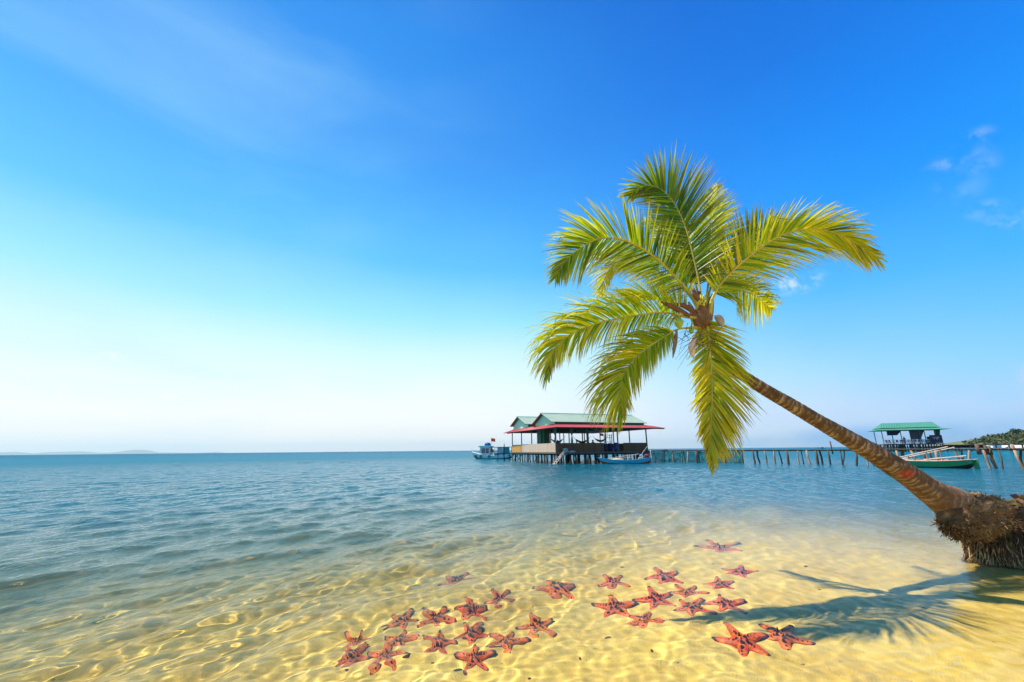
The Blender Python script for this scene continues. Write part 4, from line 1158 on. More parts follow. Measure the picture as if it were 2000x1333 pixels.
# pale wooden steps down to the water and bundles of netting on the landing
st = empty('boat_steps', hp(.2, -.2, 0), TH); tag(st, 'bleached wooden steps leading from the restaurant landing down to the water', 'steps')
m_bl = pm('bleached_wood', (.72, .58, .46), .85, (.45, .32, .22), 6, .7)
for dx in (-.02, .52):
    mb = MB(); mb.tube([(-1.05, -1.0 + dx, -.15), (.55, -.5 + dx * .9, 1.28)], .05, 6); mb.build('stringer', m_bl, st)
for k in range(6):
    t_ = .12 + k * .16
    mb = MB(); mb.box((-1.05 + 1.6 * t_, -1.0 + .5 * t_ + .25, -.15 + 1.43 * t_ + .03), (.22, .66, .05)); mb.build('tread', m_bl, st)
mb = MB(); mb.tube([(-.3, -.6, .45), (.25, -.75, 1.35)], .04, 6); mb.tube([(.5, -.5, .95), (1.4, -.42, 1.25)], .04, 6); mb.build('rail', m_bl, st)
ld = empty('landing', hp(0, 0, 0), TH); tag(ld, 'narrow plank landing along the front of the stilt restaurant', 'landing')
mb = MB(); mb.span((.3, -.75, 1.05), (LU, -.16, 1.15)); mb.build('planks', m_deck, ld)
for k in range(9): pile(ld, .5 + k * 1.38, -.62, 1.05, .06, m_pile3, .03)
def bundle(x, y, z, sx_, sz_, seed, label):
    v_, f_, n_ = blob(Vector((0, 0, sz_)), Vector((0, 0, 1)), sx_, sx_ * .7, sz_, seed, 24, 14, .25, 3)
    mb = MB(); mb.add(v_, f_); o = mb.build('net_bundle', pm('net_white', (.62, .56, .48), .9, (.30, .26, .22), 14, .8, bump=.02), None, True); o.location = hp(x, y, z); o.rotation_euler.z = TH
    tag(o, label, 'net bundle', 'rolled nets on the landing')
bundle(.95, -.42, 1.15, .42, .13, 1, 'larger pale roll of netting at the top of the wooden steps')
bundle(.9, -.42, 1.40, .32, .12, 2, 'pale roll of netting stacked on top of the larger one')
bundle(1.75, -.42, 1.15, .36, .12, 3, 'grey pale roll of netting lying right of the stacked ones')

# ------------------------------------------------------------------ the long pier
pier = empty('wooden_pier', (16, 50.5, 0)); tag(pier, 'long rickety walkway of crooked wooden posts running from the restaurant to the right edge', 'pier')
pb2 = lambda p: Vector(p) - pier.location
PLn = [(14.6, 51.6), (17.3, 50.2), (19.9, 48.1), (22.9, 45.3), (25.8, 41.3), (28.6, 37.5), (30.5, 33.9), (32.1, 30.3), (33.6, 26.6), (35.2, 22.5)]
S, L = spline([(x, y, 1.22) for x, y in PLn], 200)
mb = MB()
for sd in (.12, .85):
    pts = []
    for k in range(0, 200, 5):
        t_ = (S[min(k + 1, 199)] - S[max(k - 1, 0)]).normalized(); n_ = Vector((-t_.y, t_.x, 0))
        pts.append(pb2(S[k] - n_ * -sd * 1.0 + Vector((0, 0, rnd.uniform(-.02, .02)))))
    mb.tube(pts, .055, 6)
mb.build('bearer', m_pile3, pier, True)
mb = MB()
d_ = 0
for k in range(0, 199):
    t_ = (S[k + 1] - S[k]).normalized(); n_ = Vector((-t_.y, t_.x, 0))
    for j in range(1):
        p = pb2(S[k] + n_ * .48 + Vector((0, 0, .07))); r_ = math.atan2(t_.y, t_.x)
        mb.box((p.x, p.y, p.z + rnd.uniform(0, .015)), (.155, 1.0 + rnd.uniform(-.12, .12), .03), 0, r_)
mb.build('planking', pm('plank_grey', (.20, .15, .115), .9, (.36, .27, .20), 3, .8), pier)
k = 4; i = 0
while k < 196:
    t_ = (S[k + 1] - S[k]).normalized(); n_ = Vector((-t_.y, t_.x, 0)); thick = i % 3 == 0
    for sd in ((.05,) if i % 2 else (.05, .92)):
        p = pb2(S[k] + n_ * sd)
        pale = rnd.random() < .5
        pile(pier, p.x, p.y, 1.2 + rnd.uniform(-.02, .02), rnd.uniform(.075, .115) if thick else rnd.uniform(.05, .085), m_pile2 if pale else m_pile3, .045 if thick else .10, z0=-1.2, bend=.06)
    k += rnd.choice([4, 5, 6]); i += 1
for (px, py0, py1, r) in ((1621, 862, 880, .06), (1907, 868, 899, .13), (1923, 870, 878, .09), (1976, 868, 880, .10), (1932, 872, 880, .07)):
    kk = min(range(200), key=lambda q: abs((1000 + F_PX * (S[q] - EYEV).dot(CR) / (S[q] - EYEV).dot(_fw)) - px))
    a = at(px, py0, S[kk].y - .05); mb = MB(); mb.tube([pb2((a.x + .05, a.y, .9)), pb2(a)], [r, r * .85], 7); mb.build('mooring_post', m_pile3 if px != 1976 else m_pile2, pier, True)
# teal net hung under the walkway
net = empty('fishing_net', (17, 50.3, 0)); tag(net, 'turquoise fishing net hanging under the walkway just right of the restaurant', 'net')
m_net, g, out = mat('net_turquoise')
tc = g.n('ShaderNodeTexCoord')
bs = g.n('ShaderNodeBsdfDiffuse'); g.put(bs.inputs[0], g.mix(g.maprange(g.noise(g.mapping(tc.outputs['Object'], scale=(2, 2, .4)), 3, 4, .6), .4, .65, 0, .7), (.01, .42, .34), (.01, .22, .2)))
tp = g.n('ShaderNodeBsdfTransparent'); mx = g.n('ShaderNodeMixShader'); g.put(mx.inputs[0], g.maprange(g.noise(tc.outputs['Object'], 2.2, 4, .6), .35, .65, .6, 1.0))
g.link(tp.outputs[0], mx.inputs[1]); g.link(bs.outputs[0], mx.inputs[2]); g.link(mx.outputs[0], out.inputs[0])
V = []
for i in range(41):
    p = S[int(i * 1.35) + 6]
    t_ = (S[int(i * 1.35) + 8] - p).normalized(); n_ = Vector((-t_.y, t_.x, 0))
    for j in range(5):
        q = p + n_ * (.35 + .12 * math.sin(i * .9) + .05 * math.sin(i * 2.3 + j)); V.append((q.x - 17, q.y - 50.3, 1.12 - j * .3 + .03 * math.sin(i * 1.7)))
mb = MB(); mb.add(V, [(i * 5 + j, (i + 1) * 5 + j, (i + 1) * 5 + j + 1, i * 5 + j + 1) for i in range(40) for j in range(4)]); mb.build('mesh', m_net, net, True)

# ------------------------------------------------------------------ boats
def hull(mb, L, B, D, dr, bow=.55, *a_, lv=(3, 5), **k_):
    return hull_(mb, L, B, D, dr, bow, *a_, lv=lv, **k_)
def hull_(mb, L, B, D, dr, bow=.55, stern=.35, full=.75, fulls=.75, mis=(0, 1, 2), deck=True, nst=25, tran=0.0, lv=(3, 5)):
    """lofted hull along x from stern (-L/2) to bow (L/2); D freeboard amidships, dr draught; tran: transom half-width share"""
    rows = []
    prof = [(0, -1), (.35, -.92), (.68, -.55), (.86, -.05), (.93, .45), (.985, .78), (1.0, 1.0)]
    for i in range(nst):
        t = -1 + 2 * i / (nst - 1)
        sh = D + (bow * max(0, t) ** 2.2 + stern * max(0, -t) ** 2.2)
        if t >= 0: b_ = B / 2 * (1 - t ** (2.2 * full * 1.4)) ** .8
        else: b_ = B / 2 * (tran + (1 - tran) * (1 - (-t) ** (2.2 * fulls * 1.4)) ** .8)
        b_ = max(.02, b_)
        kz = -dr * (1 - abs(t) ** 4) + (sh * .25) * abs(t) ** 6
        row = []
        for (y_, z_) in prof:
            zz = kz + (sh - kz) * (z_ + 1) / 2
            row.append((t * L / 2 + (0.06 * L * (z_ + 1) / 2 * abs(t) ** 5 * (1 if t > 0 else -.6)), b_ * y_, zz))
        rows.append(row)
    n = len(prof)
    V = []; Fm = []
    for r_ in rows:
        V += [(x, -y, z) for x, y, z in r_[::-1]] + [p for p in r_[1:]]
    m_ = 2 * n - 1
    o = len(mb.v); mb.v += V
    for i in range(nst - 1):
        for k in range(m_ - 1):
            lev = abs(k + .5 - (n - 1))
            mi = mis[0] if lev < lv[0] else (mis[1] if lev < lv[1] else mis[2])
            mb.f.append((o + i * m_ + k, o + i * m_ + k + 1, o + (i + 1) * m_ + k + 1, o + (i + 1) * m_ + k)); mb.mi.append(mi)
    mb.f.append(tuple(o + k for k in range(m_))); mb.mi.append(mis[1])
    mb.f.append(tuple(o + (nst - 1) * m_ + k for k in range(m_))[::-1]); mb.mi.append(mis[1])
    return rows
def deckof(mb, rows, dz, mi=0, inset=.92):
    V = []; 
    for r_ in rows: x, y, z = r_[-1]; V += [(x, -y * inset, z - dz), (x, y * inset, z - dz)]
    o = len(mb.v); mb.v += V
    for i in range(len(rows) - 1): mb.f.append((o + 2 * i, o + 2 * i + 1, o + 2 * i + 3, o + 2 * i + 2)); mb.mi.append(mi)
def gunwale(mb, rows, r, mi=0):
    for sg in (-1, 1): mb.tube([(x, sg * y, z) for x, y, z in [r_[-1] for r_ in rows]], r, 6, mi)

m_white = pm('boat_white', (.80, .80, .78), .4, (.68, .70, .68), 3, .5)
m_turq = pm('boat_turquoise', (.02, .46, .42), .4, (.02, .34, .32), 3, .5)
m_bteal = pm('boat_teal', (.02, .24, .20), .5, (.015, .15, .13), 3, .5)
m_boot = pm('boat_red_lead', (.40, .07, .035), .6, (.25, .05, .03), 4, .5)
m_glass = pm('boat_glass', (.03, .05, .06), .1, (.10, .16, .18), 4, .5, spec=.8)
m_tyre = pm('tyre_rubber', (.02, .02, .02), .8)
def torus(mb, c, R, r, axis=Vector((0, 1, 0)), n=16):
    z = Vector((0, 0, 1)).rotation_difference(axis)
    pts = [Vector(c) + z @ Vector((R * math.cos(2 * math.pi * k / n), R * math.sin(2 * math.pi * k / n), 0)) for k in range(n + 1)]
    V = []; F_ = []
    for k in range(n):
        q = 2 * math.pi * k / n; rad = z @ Vector((math.cos(q), math.sin(q), 0)); ax = z @ Vector((0, 0, 1))
        for j in range(6):
            w_ = 2 * math.pi * j / 6; V.append(Vector(c) + rad * (R + r * math.cos(w_)) + ax * r * math.sin(w_))
    for k in range(n):
        for j in range(6): F_.append((k * 6 + j, ((k + 1) % n) * 6 + j, ((k + 1) % n) * 6 + (j + 1) % 6, k * 6 + (j + 1) % 6))
    mb.add(V, F_)
# tour boat, bow to the left
tb = empty('tour_boat', (-3.6, 79.0, 0), math.radians(168)); tag(tb, 'white and turquoise tour boat with a covered deck and red flag, left of the restaurant', 'boat')
mb = MB(); rows = hull(mb, 7.0, 2.3, .62, .3, .62, .22, .9, .9, (0, 1, 2), tran=.8, lv=(2, 3)); deckof(mb, rows, .12, 2); gunwale(mb, rows, .05, 2)
mb.build('hull', [m_boot, m_turq, m_white], tb, True)
mb = MB(); mb.span((.3, -.85, .45), (2.2, .85, 2.05)); cb_ = mb.build('wheelhouse', m_white, tb)
mb = MB(); mb.span((.1, -1.0, 2.06), (2.45, 1.0, 2.22)); mb.span((.25, -.9, 2.225), (2.3, .9, 2.30)); mb.build('wheelhouse_roof', pm('boat_roof_mint', (.40, .72, .62), .5), cb_)
for (a, b_) in (((.55, .852, 1.0), (1.1, .87, 1.85)), ((1.2, .852, 1.0), (1.9, .87, 1.85)), ((.55, -.87, 1.0), (1.1, -.852, 1.85)), ((1.2, -.87, 1.0), (1.9, -.852, 1.85)), ((2.202, -.7, 1.1), (2.22, -.05, 1.85)), ((2.202, .05, 1.1), (2.22, .7, 1.85))):
    mb = MB(); mb.span(a, b_); mb.build('window', m_glass, cb_)
mb = MB(); mb.span((-3.3, -1.05, 1.98), (.05, 1.05, 2.08)); mb.build('canopy', m_bteal, tb)
for x in (-3.2, -2.1, -1.0, -.1):
    for y in (-.98, .98):
        mb = MB(); mb.span((x - .04, y - .04, .5), (x + .04, y + .04, 1.98)); mb.build('canopy_post', m_bteal, tb)
mb = MB(); mb.span((-3.25, .96, .5), (-2.1, .99, 1.97)); mb.build('side_curtain', pm('tarp_teal', (.03, .28, .27), .8, (.02, .16, .16), 4, .6), tb)
mb = MB(); mb.span((-2.0, .90, .5), (-1.1, .93, 1.97)); mb.build('side_curtain', pm('tarp_grey', (.42, .47, .50), .8, (.3, .34, .38), 3, .6), tb)
for y in (-.55, .55):
    mb = MB(); mb.span((-3.0, y - .18, .5), (-.4, y + .18, .95)); mb.build('bench', m_bteal, tb)
for x in (3.0, 2.0, .4):
    mb = MB(); i_ = min(range(len(rows)), key=lambda q: abs(rows[q][-1][0] - x)); torus(mb, (x, rows[i_][-1][1] + .08, .48), .17, .06); mb.build('fender', m_tyre, tb, True)
mb = MB(); mb.lathe((1.0, 0, 2.31), [(.55, 0), (.62, .18), (.5, .42), (.25, .55), (.02, .58)], 14, 0, 1, .8); mb.build('tarp_bundle', pm('tarp_blue', (.01, .07, .35), .6, (.01, .04, .2), 5, .6), tb, True)
mb = MB(); mb.tube([(3.3, 0, 1.1), (3.9, 0, 1.75)], .03, 5); mb.tube([(3.3, 0, 1.1), (2.3, 0, 1.9)], .012, 4); mb.build('bow_rail', m_white, tb)
bpy.context.view_layer.update()
fl = flag((0, 0, 0), .75, .55, name='flag'); fl.parent = tb; fl.location = (.25, .3, 3.05); fl.rotation_euler = (0, 0, math.pi)
fl = flag((0, 0, 0), .6, .5, name='flag'); fl.parent = tb; fl.location = (.2, .9, 1.2); fl.rotation_euler = (0, 0, math.pi)

# blue fishing boat in front of the restaurant
bb = empty('fishing_boat', (11.8, 46.4, 0), math.radians(180 - 1)); tag(bb, 'slender bright blue wooden fishing boat moored under the restaurant with poles laid across it', 'boat')
m_bblue = pm('boat_blue', (.03, .50, .62), .45, (.02, .34, .46), 4, .6)
mb = MB(); rows = hull(mb, 5.2, 1.15, .34, .22, .30, .34, .8, .8, (0, 1, 1)); mb.build('hull', [m_boot, m_bblue], bb, True)
mb = MB(); deckof(mb, rows, .14, 0); mb.build('deck', pm('boat_deck_wood', (.62, .48, .33), .8, (.40, .28, .17), 5, .7), bb)
mb = MB(); gunwale(mb, rows, .035); mb.build('gunwale', pm('boat_blue_dark', (.02, .22, .38), .5), bb, True)
for (a, b_) in (((1.9, .1, .55), (-1.4, .0, .98)), ((1.6, -.1, .5), (-.6, .15, .66)), ((-1.3, 0, .5), (-2.35, .1, 1.75)), ((-1.2, .3, .5), (-2.3, -.1, .85))):
    mb = MB(); mb.tube([a, b_], .032, 6); mb.build('pole', m_bl, bb)
for x in (-.5, .1, -1.1, -1.6):
    mb = MB(); mb.span((x - .03, -.03, .3), (x + .03, .03, .85 + .05 * x)); mb.build('pole_rest', m_pile3, bb)
mb = MB(); v_, f_, n_ = blob(Vector((1.0, 0, .42)), Vector((1, 0, 0)), .14, .3, .8, 4, 20, 12, .2, 3); mb.add(v_, f_); mb.build('sail_roll', pm('canvas_cream', (.72, .62, .46), .9, (.5, .4, .28), 6, .6), bb, True)
bs_ = [Vector(p) for p in ()]
b2 = MB(); v_, f_, n_ = blob(Vector((0, 0, .2)), Vector((0, 0, 1)), .26, .2, .22, 5, 18, 12, .3, 3); b2.add(v_, f_); o = b2.build('buoy_bundle', pm('bundle_red', (.42, .04, .06), .8, (.05, .04, .08), 8, .9), None, True); o.location = (14.0, 46.4, .55); tag(o, 'dark red bundle on the right end of the blue fishing boat', 'bundle')
sk_ = empty('stake', (14.45, 46.2, 0)); mb = MB(); mb.tube([(0, 0, -1.2), (.0, 0, .5), (-.05, 0, 1.35)], [.05, .045, .035], 6); s2 = mb.build('pole', m_white, sk_, True); tag(sk_, 'thin whitish stake standing in the water at the right end of the blue boat', 'stake')

# green fishing boat at the pier
gb = empty('fishing_boat', (29.75, 32.25, 0), math.atan2(29.0 - 34.8, 31.3 - 28.7) + math.pi); tag(gb, 'long green wooden fishing boat moored at the pier behind the leaning palm trunk', 'boat')
m_bgreen = pm('boat_green', (.015, .30, .13), .45, (.01, .20, .09), 4, .6)
mb = MB(); rows = hull(mb, 5.3, 1.25, .46, .25, .32, .14, .8, .8, (0, 1, 1), tran=.55); mb.build('hull', [pm('boat_tar', (.02, .015, .012), .7), m_bgreen], gb, True)
mb = MB(); deckof(mb, rows, .1, 0); mb.build('deck', pm('boat_deck_grey', (.50, .42, .33), .8, (.3, .22, .16), 5, .7), gb)
mb = MB(); gunwale(mb, rows, .045); mb.build('gunwale', pm('gunwale_cream', (.55, .40, .28), .7, (.3, .12, .06), 3, .7), gb, True)
for (a, b_) in (((1.9, .1, .55), (-1.7, .25, 1.45)), ((1.6, -.2, .55), (-1.9, -.1, 1.40)), ((-.2, .3, .55), (-2.5, .2, .85)), ((.6, .0, .55), (-2.3, .1, .78))):
    mb = MB(); mb.tube([a, b_], .035, 6); mb.build('pole', m_bl, gb)
for x, z_ in ((.7, .8), (-.4, 1.05), (-1.2, 1.25)):
    mb = MB(); mb.tube([(x, .15, .4), (x, .2, z_)], .045, 6); mb.build('pole_rest', m_pile2, gb)
mb = MB(); v_, f_, n_ = blob(Vector((1.0, 0, .50)), Vector((1, 0, 0)), .14, .28, .6, 6, 20, 12, .25, 3); mb.add(v_, f_); mb.build('net_heap', pm('net_grey', (.45, .38, .33), .9, (.25, .2, .17), 9, .8), gb, True)
mb = MB(); v_, f_, n_ = blob(Vector((-1.3, 0, .50)), Vector((1, 0, 0)), .10, .2, .3, 7, 16, 10, .3, 3); mb.add(v_, f_); mb.build('orange_tarp', pm('tarp_orange', (.75, .17, .07), .8), gb, True)
mb = MB(); mb.span((-2.95, -.05, -.4), (-2.68, .05, .52)); mb.build('rudder', m_bgreen, gb)

# ------------------------------------------------------------------ pavilion on stilts far right, with its walkway
pv_y = 128.0
pv0, pv1 = at(1730, 881, pv_y), at(1846, 882, pv_y - 6)
dv = Vector((pv1.x - pv0.x, pv1.y - pv0.y, 0)); PW = dv.length; prz = math.atan2(dv.y, dv.x)
pav = empty('stilt_pavilion', (pv0.x, pv0.y, 0), prz); tag(pav, 'open stilt pavilion with a two tier green roof, far right beyond the pier', 'pavilion')
pav.matrix_basis = Matrix.Translation(Vector((pv0.x, pv0.y, 0))) @ Matrix.Rotation(prz, 4, 'Z')
PD = 9.0; DZ = 2.2
m_proof = pm('pavilion_roof_green', (.045, .21, .13), .7, (.06, .26, .17), .6, .5)
m_pgable = pm('pavilion_gable_green', (.012, .15, .10), .6)
mb = MB(); mb.span((-.2, -.2, DZ - .25), (PW + .2, PD, DZ)); mb.build('deck', m_pile3, pav)
for i in range(22):
    for v in (0, PD * .5, PD - .3):
        pile(pav, .2 + i * (PW - .4) / 21 + rnd.uniform(-.15, .15), v, DZ - .24, rnd.uniform(.10, .18), rnd.choice([m_pile, m_pile3, m_pile]), .03, seg=2)
for u in (0, PW * .33, PW * .66, PW * .92):
    for v in (.1, PD - .3):
        mb = MB(); mb.span((u - .09, v - .09, DZ), (u + .09, v + .09, 6.05)); mb.build('post', W_teal, pav)
m_wr = pm('rail_white', (.72, .62, .62), .6)
mb = MB()
for z_ in (DZ + .5, DZ + 1.1): mb.tube([(0, 0, z_), (PW * .88, 0, z_)], .05, 6)
for i in range(12):
    u = i * PW * .88 / 12; w_ = PW * .88 / 12
    mb.tube([(u, 0, DZ + .05), (u + w_, 0, DZ + 1.1)], .035, 5); mb.tube([(u + w_, 0, DZ + .05), (u, 0, DZ + 1.1)], .035, 5)
mb.build('railing', m_wr, pav)
z0_, z1_, z2_, z3_ = 6.05, 6.6, 6.85, 8.25
o1 = 1.9
oc = [(-1.3, -o1), (PW + o1, -o1), (PW + o1, PD + o1), (-1.3, PD + o1)]; ic = [(.1, .1), (PW - .1, .1), (PW - .1, PD - .1), (.1, PD - .1)]
mb = MB()
for k in range(4):
    a, b_ = oc[k], oc[(k + 1) % 4]; c_, d_ = ic[(k + 1) % 4], ic[k]; mb.corr((*a, z0_), (*b_, z0_), (*c_, z1_), (*d_, z1_), .6, .03)
mb.build('skirt_roof', m_proof, pav)
mb = MB(); mb.corr((-.2, -.3, z1_ + .1), (PW + .2, -.3, z1_ + .1), (PW + .1, PD / 2, z3_), (1.3, PD / 2, z3_), .6, .03); mb.corr((PW + .2, PD + .3, z1_ + .1), (-.2, PD + .3, z1_ + .1), (1.3, PD / 2, z3_), (PW + .1, PD / 2, z3_), .6, .03)
mb.add([(-.2, -.3, z1_ + .09), (1.3, PD / 2, z3_), (-.2, PD + .3, z1_ + .09)], [(0, 1, 2)])
mb.build('roof', m_proof, pav)
mb = MB(); mb.prism([(.1, z1_ - .1), (PD - .1, z1_ - .1), (PD - .1, z1_ + .2), (PD / 2, z3_ - .06), (.1, z1_ + .2)], PW - .5, PW - .3); mb.build('gable_wall', m_pgable, pav)
def ppt(x, y, z): return pav.matrix_basis @ Vector((x, y, z))
m_rch = pm('chair_red', (.60, .03, .08), .6, (.4, .02, .05), 4, .4); m_wch = pm('chair_white', (.7, .62, .66), .6)
def chair(x, y, m, label, grp):
    t = empty('chair', ppt(x, y, DZ), prz + rnd.uniform(-.6, .6)); tag(t, label, 'chair', grp)
    mb = MB(); mb.box((0, 0, .45), (.5, .5, .06)); mb.build('seat', m, t)
    mb = MB(); mb.box((0, .24, .78), (.5, .05, .6)); mb.build('backrest', m, t)
    for sx_ in (-.2, .2):
        for sy_ in (-.2, .2):
            mb = MB(); mb.box((sx_, sy_, .21), (.05, .05, .42)); mb.build('leg', m, t)
for i in range(12):
    x = .9 + i * (PW - 3.2) / 12
    red = i % 4 != 2
    chair(x, .8 + .4 * (i % 2), m_rch if red else m_wch, 'red plastic chair behind the crossed white rail of the far pavilion' if red else 'white plastic chair among the red ones in the far pavilion',
          'red chairs in the far pavilion' if red else 'white chairs in the far pavilion')
def ppanel(name, a, b_, m, label, cat):
    mb = MB(); V_ = []
    n = 16
    for i in range(n + 1):
        t_ = i / n
        for z_, k_ in ((a[2], 0), ((a[2] + b_[2]) / 2, .5), (b_[2], 1)):
            V_.append((a[0] + (b_[0] - a[0]) * t_ * (1 - .35 * (1 - k_)), a[1] + .15 * math.sin(t_ * 18), z_))
    mb.add(V_, [(i * 3 + j, (i + 1) * 3 + j, (i + 1) * 3 + j + 1, i * 3 + j + 1) for i in range(n) for j in range(2)])
    t = empty(name, ppt(0, 0, 0), prz); o = mb.build('cloth', m, t, True)
    mb = MB(); mb.tube([(a[0], a[1], b_[2] + .03), (b_[0], a[1], b_[2] + .03)], .04, 5); mb.build('rope', m_pile3, t); tag(t, label, cat)
ppanel('tarpaulin', (1.2, .4, 4.6), (4.6, .4, 5.9), pm('tarp_navy', (.02, .03, .07), .8), 'dark navy tarpaulin hanging at the left end of the far pavilion', 'tarpaulin')
ppanel('tarpaulin', (6.3, .6, 3.4), (9.6, .6, 5.9), pm('tarp_charcoal', (.09, .08, .10), .8), 'charcoal tarpaulin hanging beside the second post of the far pavilion', 'tarpaulin')
ppanel('tarpaulin', (PW - 1.2, .5, 3.6), (PW + .2, .5, 5.9), pm('tarp_darkgreen', (.01, .12, .07), .8), 'dark green tarpaulin tied at the right end of the far pavilion', 'tarpaulin')
t = empty('sign_board', ppt(PW * .9, -.2, DZ), prz); tag(t, 'dark board marked VIP at the right end of the far pavilion', 'sign')
mb = MB(); mb.box((0, 0, 1.2), (2.6, .12, 2.2)); mb.build('board', pm('sign_dark', (.05, .03, .05), .7), t)
cu = bpy.data.curves.new('lettering', 'FONT'); cu.body = 'VIP'; cu.size = 1.0; cu.extrude = .02; cu.align_x = 'CENTER'
tmp = bpy.data.objects.new('lettering', cu); COL.objects.link(tmp); bpy.context.view_layer.update()
mel = bpy.data.meshes.new_from_object(tmp.evaluated_get(bpy.context.evaluated_depsgraph_get())); COL.objects.unlink(tmp); bpy.data.objects.remove(tmp)
mel.materials.clear(); mel.materials.append(pm('letter_pink', (.75, .5, .6), .7)); lo = lk(bpy.data.objects.new('lettering', mel), t); lo.location = (0, -.085, 1.1); lo.rotation_euler = (math.pi / 2, 0, 0)
t = empty('crate_stack', ppt(PW * .83, 1.2, DZ), prz); tag(t, 'heap of dark green crates beside the board in the far pavilion', 'crates')
for (x, z_, s_2) in ((-.6, 0, 1.0), (.5, 0, .9), (-.1, 1.02, .9)):
    mb = MB(); mb.box((x, 0, z_ + s_2 / 2), (s_2, .8, s_2)); mb.build('crate', pm('crate_green', (.015, .10, .06), .7, (.01, .05, .04), 4, .6), t)
for (x, m_, lab) in ((PW * .40, m_sh3, 'seated person in red at the middle of the far pavilion'), (PW * .56, m_sh1, 'seated person in navy right of the middle post of the far pavilion'), (PW * .66, m_sh2, 'seated person in black near the third post of the far pavilion')):
    o = person(ppt(x, 1.6, DZ + .35), prz, m_, lab); o.scale = (1.25, 1.25, 1.25)
    st_ = empty('stool', ppt(x, 1.6, DZ)); tag(st_, 'high stool under a seated guest in the far pavilion', 'stool', 'stools in the far pavilion')
    mb = MB(); mb.lathe((0, 0, 0), [(.22, 0), (.18, .80), (.20, .84)], 10); mb.build('seat', m_wch, st_, True)
wk = empty('far_walkway', ppt(PW, 1, 0), prz - .1); tag(wk, 'low dark walkway on posts leading right from the far pavilion', 'walkway')
mb = MB(); mb.span((.3, 0, 1.6), (16, 1.2, 1.8)); mb.build('deck', m_pile, wk)
for i in range(7): pile(wk, .8 + i * 2.4, .2, 1.6, .16, m_pile, .03, seg=2)
for x, h_ in ((7, 3.4), (14, 3.3)):
    mb = MB(); mb.tube([(x, .6, 1.8), (x, .6, h_)], .09, 6); mb.build('post', m_pile, wk)

# small turquoise house boat by the hill and far boats on the horizon
def far_boat(px, py, Y, L, mats, label, grp=None, house=True, rz=0.0):
    p = at(px, py, Y)
    t = empty('motor_boat', (p.x, p.y, 0), rz); tag(t, label, 'boat', grp)
    mb = MB(); rows = hull(mb, L, L * .26, L * .09, L * .03, L * .08, L * .03, .85, .9, (0, 0, 1), tran=.7); deckof(mb, rows, L * .015, 1); mb.build('hull', mats[:2], t, True)
    if house:
        mb = MB(); mb.span((-L * .28, -L * .09, L * .07), (L * .12, L * .09, L * .20)); c_ = mb.build('cabin', mats[2], t)
        mb = MB(); mb.span((-L * .30, -L * .10, L * .202), (L * .15, L * .10, L * .22)); mb.build('cabin_roof', mats[3], c_)
        mb = MB(); mb.tube([(L * .2, 0, L * .08), (L * .2, 0, L * .3)], L * .006, 5); mb.build('mast', m_pile2, t)
far_boat(1945, 868, 150, 8, [m_turq, m_white, m_white, m_turq], 'turquoise and white passenger boat in front of the wooded hill at the far right', rz=.05)
far_boat(1299, 877, 420, 4.5, [m_bteal, m_bteal, m_white, m_bteal], 'small dark boat on the horizon just right of the restaurant')
far_boat(1606, 872, 520, 7, [m_boot, m_white, m_boot, m_white], 'reddish boat on the horizon left of the leaning trunk, larger of two')
far_boat(1597, 872, 560, 4, [m_bteal, m_bteal, m_bteal, m_bteal], 'tiny dark boat on the horizon left of the leaning trunk, smaller of two')
for px in (600, 676, 765): far_boat(px, 882, 900, 3, [m_bteal, m_bteal, m_bteal, m_bteal], 'tiny dark boat dotted on the empty horizon in the left half', 'specks of boats on the left horizon')

# stakes between the tour boat and the restaurant
lj = empty('small_jetty', (1.2, 64, 0), math.radians(15)); tag(lj, 'short bare jetty on posts between the tour boat and the restaurant', 'jetty')
mb = MB(); mb.span((-3.6, 0, 1.0), (.1, .9, 1.1)); mb.build('deck', m_pile, lj)
for x in (-3.4, -2.6, -1.7, -.8, -.2): pile(lj, x, .2, 1.0, .07, m_pile, .08)
mb = MB(); mb.tube([(-2.6, 0, -1), (-2.55, 0, 2.4)], .06, 6); mb.build('post', m_pile, lj)

# ------------------------------------------------------------------ wooded hill on the right, far hills on the left
def hillmesh(name, prof, Y, depth, m, kind='structure', seed=0, bumps=.06):
    """ridge given as (px, py) of its skyline; built as a real ridge with a front and a back slope"""
    P3 = [at(px, py, Y) for px, py in prof]
    n = 90; V = []; xs = np.linspace(P3[0].x, P3[-1].x, n); zs = np.interp(xs, [p.x for p in P3], [max(0, p.z) for p in P3])
    rows = [(-1, 0), (-.8, .30), (-.55, .62), (-.3, .85), (0, 1.0), (.4, .7), (1, 0)]
    rows = []
    for k in range(25):
        t_ = -1 + 2 * k / 24; rows.append((t_, max(0, 1 - abs(t_) ** 1.7)))
    for (t_, s_2) in rows:
        for x, z in zip(xs, zs):
            nz = bumps * z * noise.noise(Vector((x * 4 / max(zs), t_ * 6, seed)))
            V.append((x, Y + t_ * depth, z * s_2 + nz * (1 if s_2 > 0 else 0) - .3))
    F_ = [(j * n + i, j * n + i + 1, (j + 1) * n + i + 1, (j + 1) * n + i) for j in range(24) for i in range(n - 1)]
    o = mk(name, V, F_, m, None, True); tag(o, kind=kind); return o
m_hill = pm('hill_ground', (.11, .12, .05), .9, (.16, .14, .07), .03, .8, coord='Object')
Yh = 330
hz = at(1950, 862, Yh)
hill = hillmesh('hill', [(1900, 868), (1915, 862), (1935, 857), (1960, 852), (1985, 850), (2010, 849), (2060, 845), (2140, 852)], Yh, 60, m_hill, seed=2)
m_wood = pm('hill_foliage', (.055, .085, .022), .9, (.11, .11, .04), .12, .8)
rnd = random.Random(9); mb = MB()
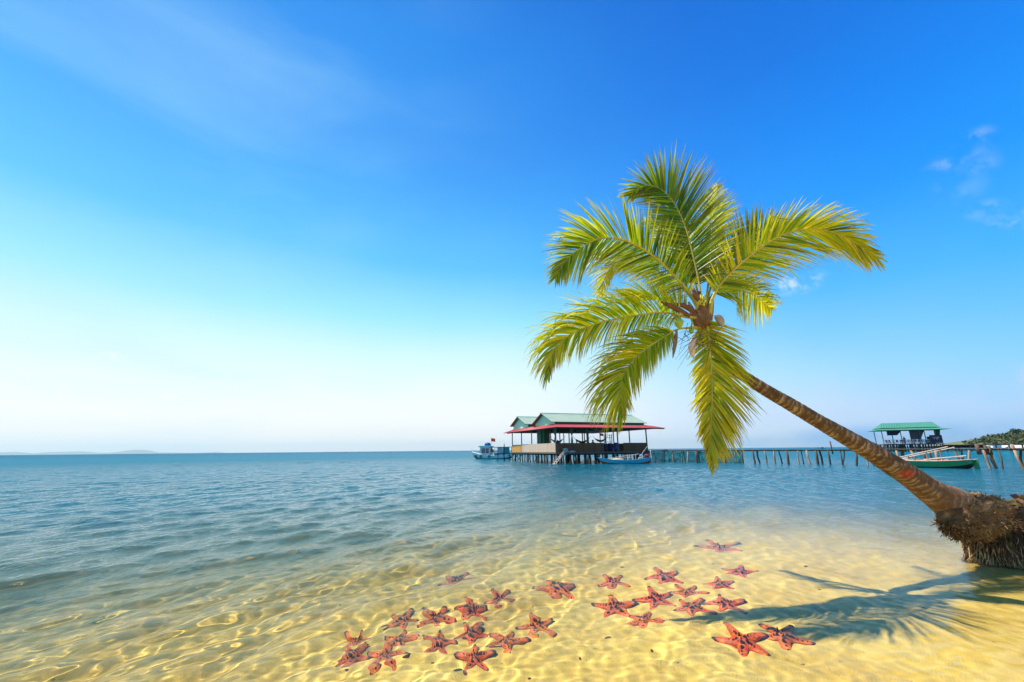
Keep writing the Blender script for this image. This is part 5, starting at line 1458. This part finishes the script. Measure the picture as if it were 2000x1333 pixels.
def clump(mb, c, r, n, rnd):
    for _ in range(n):
        d = Vector([rnd.gauss(0, 1) for _ in range(3)]).normalized() * r * rnd.uniform(.5, 1); d.z *= .7
        p = Vector(c) + d; a = Vector([rnd.gauss(0, 1) for _ in range(3)]).normalized(); b_ = a.cross(d).normalized(); s = r * rnd.uniform(.18, .36)
        mb.add([p - a * s - b_ * s * .6, p + a * s - b_ * s * .6, p + a * s + b_ * s * .6, p - a * s + b_ * s * .6], [(0, 1, 2, 3)])
hv = [hill.data.vertices[i].co for i in range(len(hill.data.vertices))]
front = [v for v in hv if v.y < Yh + 6 and v.z > .6]
for _ in range(1500):
    v = rnd.choice(front); clump(mb, v + Vector((rnd.uniform(-3, 3), rnd.uniform(-2, 2), .6)), rnd.uniform(1.3, 2.8), 9, rnd)
wd = mb.build('woodland', m_wood); tag(wd, kind='stuff', label='dense dull green scrub and trees covering the low hill at the far right', cat='woodland')
tr_ = empty('tree', (at(1989, 856, Yh)[0], Yh, 0)); tag(tr_, 'single tall dark tree rising above the ridge of the wooded hill', 'tree')
top = at(1989, 843, Yh).z
mb = MB(); mb.tube([(0, 0, top * .5), (.2, 0, top * .9)], [.7, .4], 6); mb.build('trunk', m_pile3, tr_)
mb = MB()
for _ in range(14): clump(mb, (rnd.uniform(-4, 4), rnd.uniform(-2, 2), top * .9 + rnd.uniform(-1.5, 2)), 2.2, 24, rnd)
mb.build('crown', pm('crown_dark', (.03, .06, .025), .9), tr_)
m_beach = pm('far_beach', (.62, .58, .48), .9)
mb = MB(); bx0 = at(1925, 866, Yh - 62).x; mb.add([(bx0, Yh - 66, -.2), (bx0 + 160, Yh - 66, -.2), (bx0 + 160, Yh - 52, 1.6), (bx0 + 10, Yh - 52, 1.6)], [(0, 1, 2, 3)]); o = mb.build('beach', m_beach); tag(o, kind='structure')
m_farh = pm('far_hill_ground', (.10, .13, .10), .9, (.08, .10, .07), .001, .5)
Yf = 18000
hillmesh('far_hills', [(-60, 889), (0, 884), (30, 883), (60, 887), (78, 886), (100, 883), (160, 882), (185, 885), (232, 884), (262, 879), (280, 879), (292, 884), (330, 884), (380, 885), (420, 884)], Yf, 900, m_farh, seed=5, bumps=.02)
# ------------------------------------------------------------------ the air
m_haze, g, out = mat('sea_air')
pv = g.n('ShaderNodeVolumePrincipled'); pv.inputs['Color'].default_value = (.68, .90, .95, 1); pv.inputs['Density'].default_value = 5e-5; pv.inputs['Anisotropy'].default_value = 0.3
g.link(pv.outputs[0], out.inputs['Volume'])
mb = MB(); mb.span((-17000, -500, -14), (17000, 19800, 330)); hz_ = mb.build('haze', m_haze); tag(hz_, kind='stuff', label='thin pale sea haze between the beach and the far hills', cat='haze')
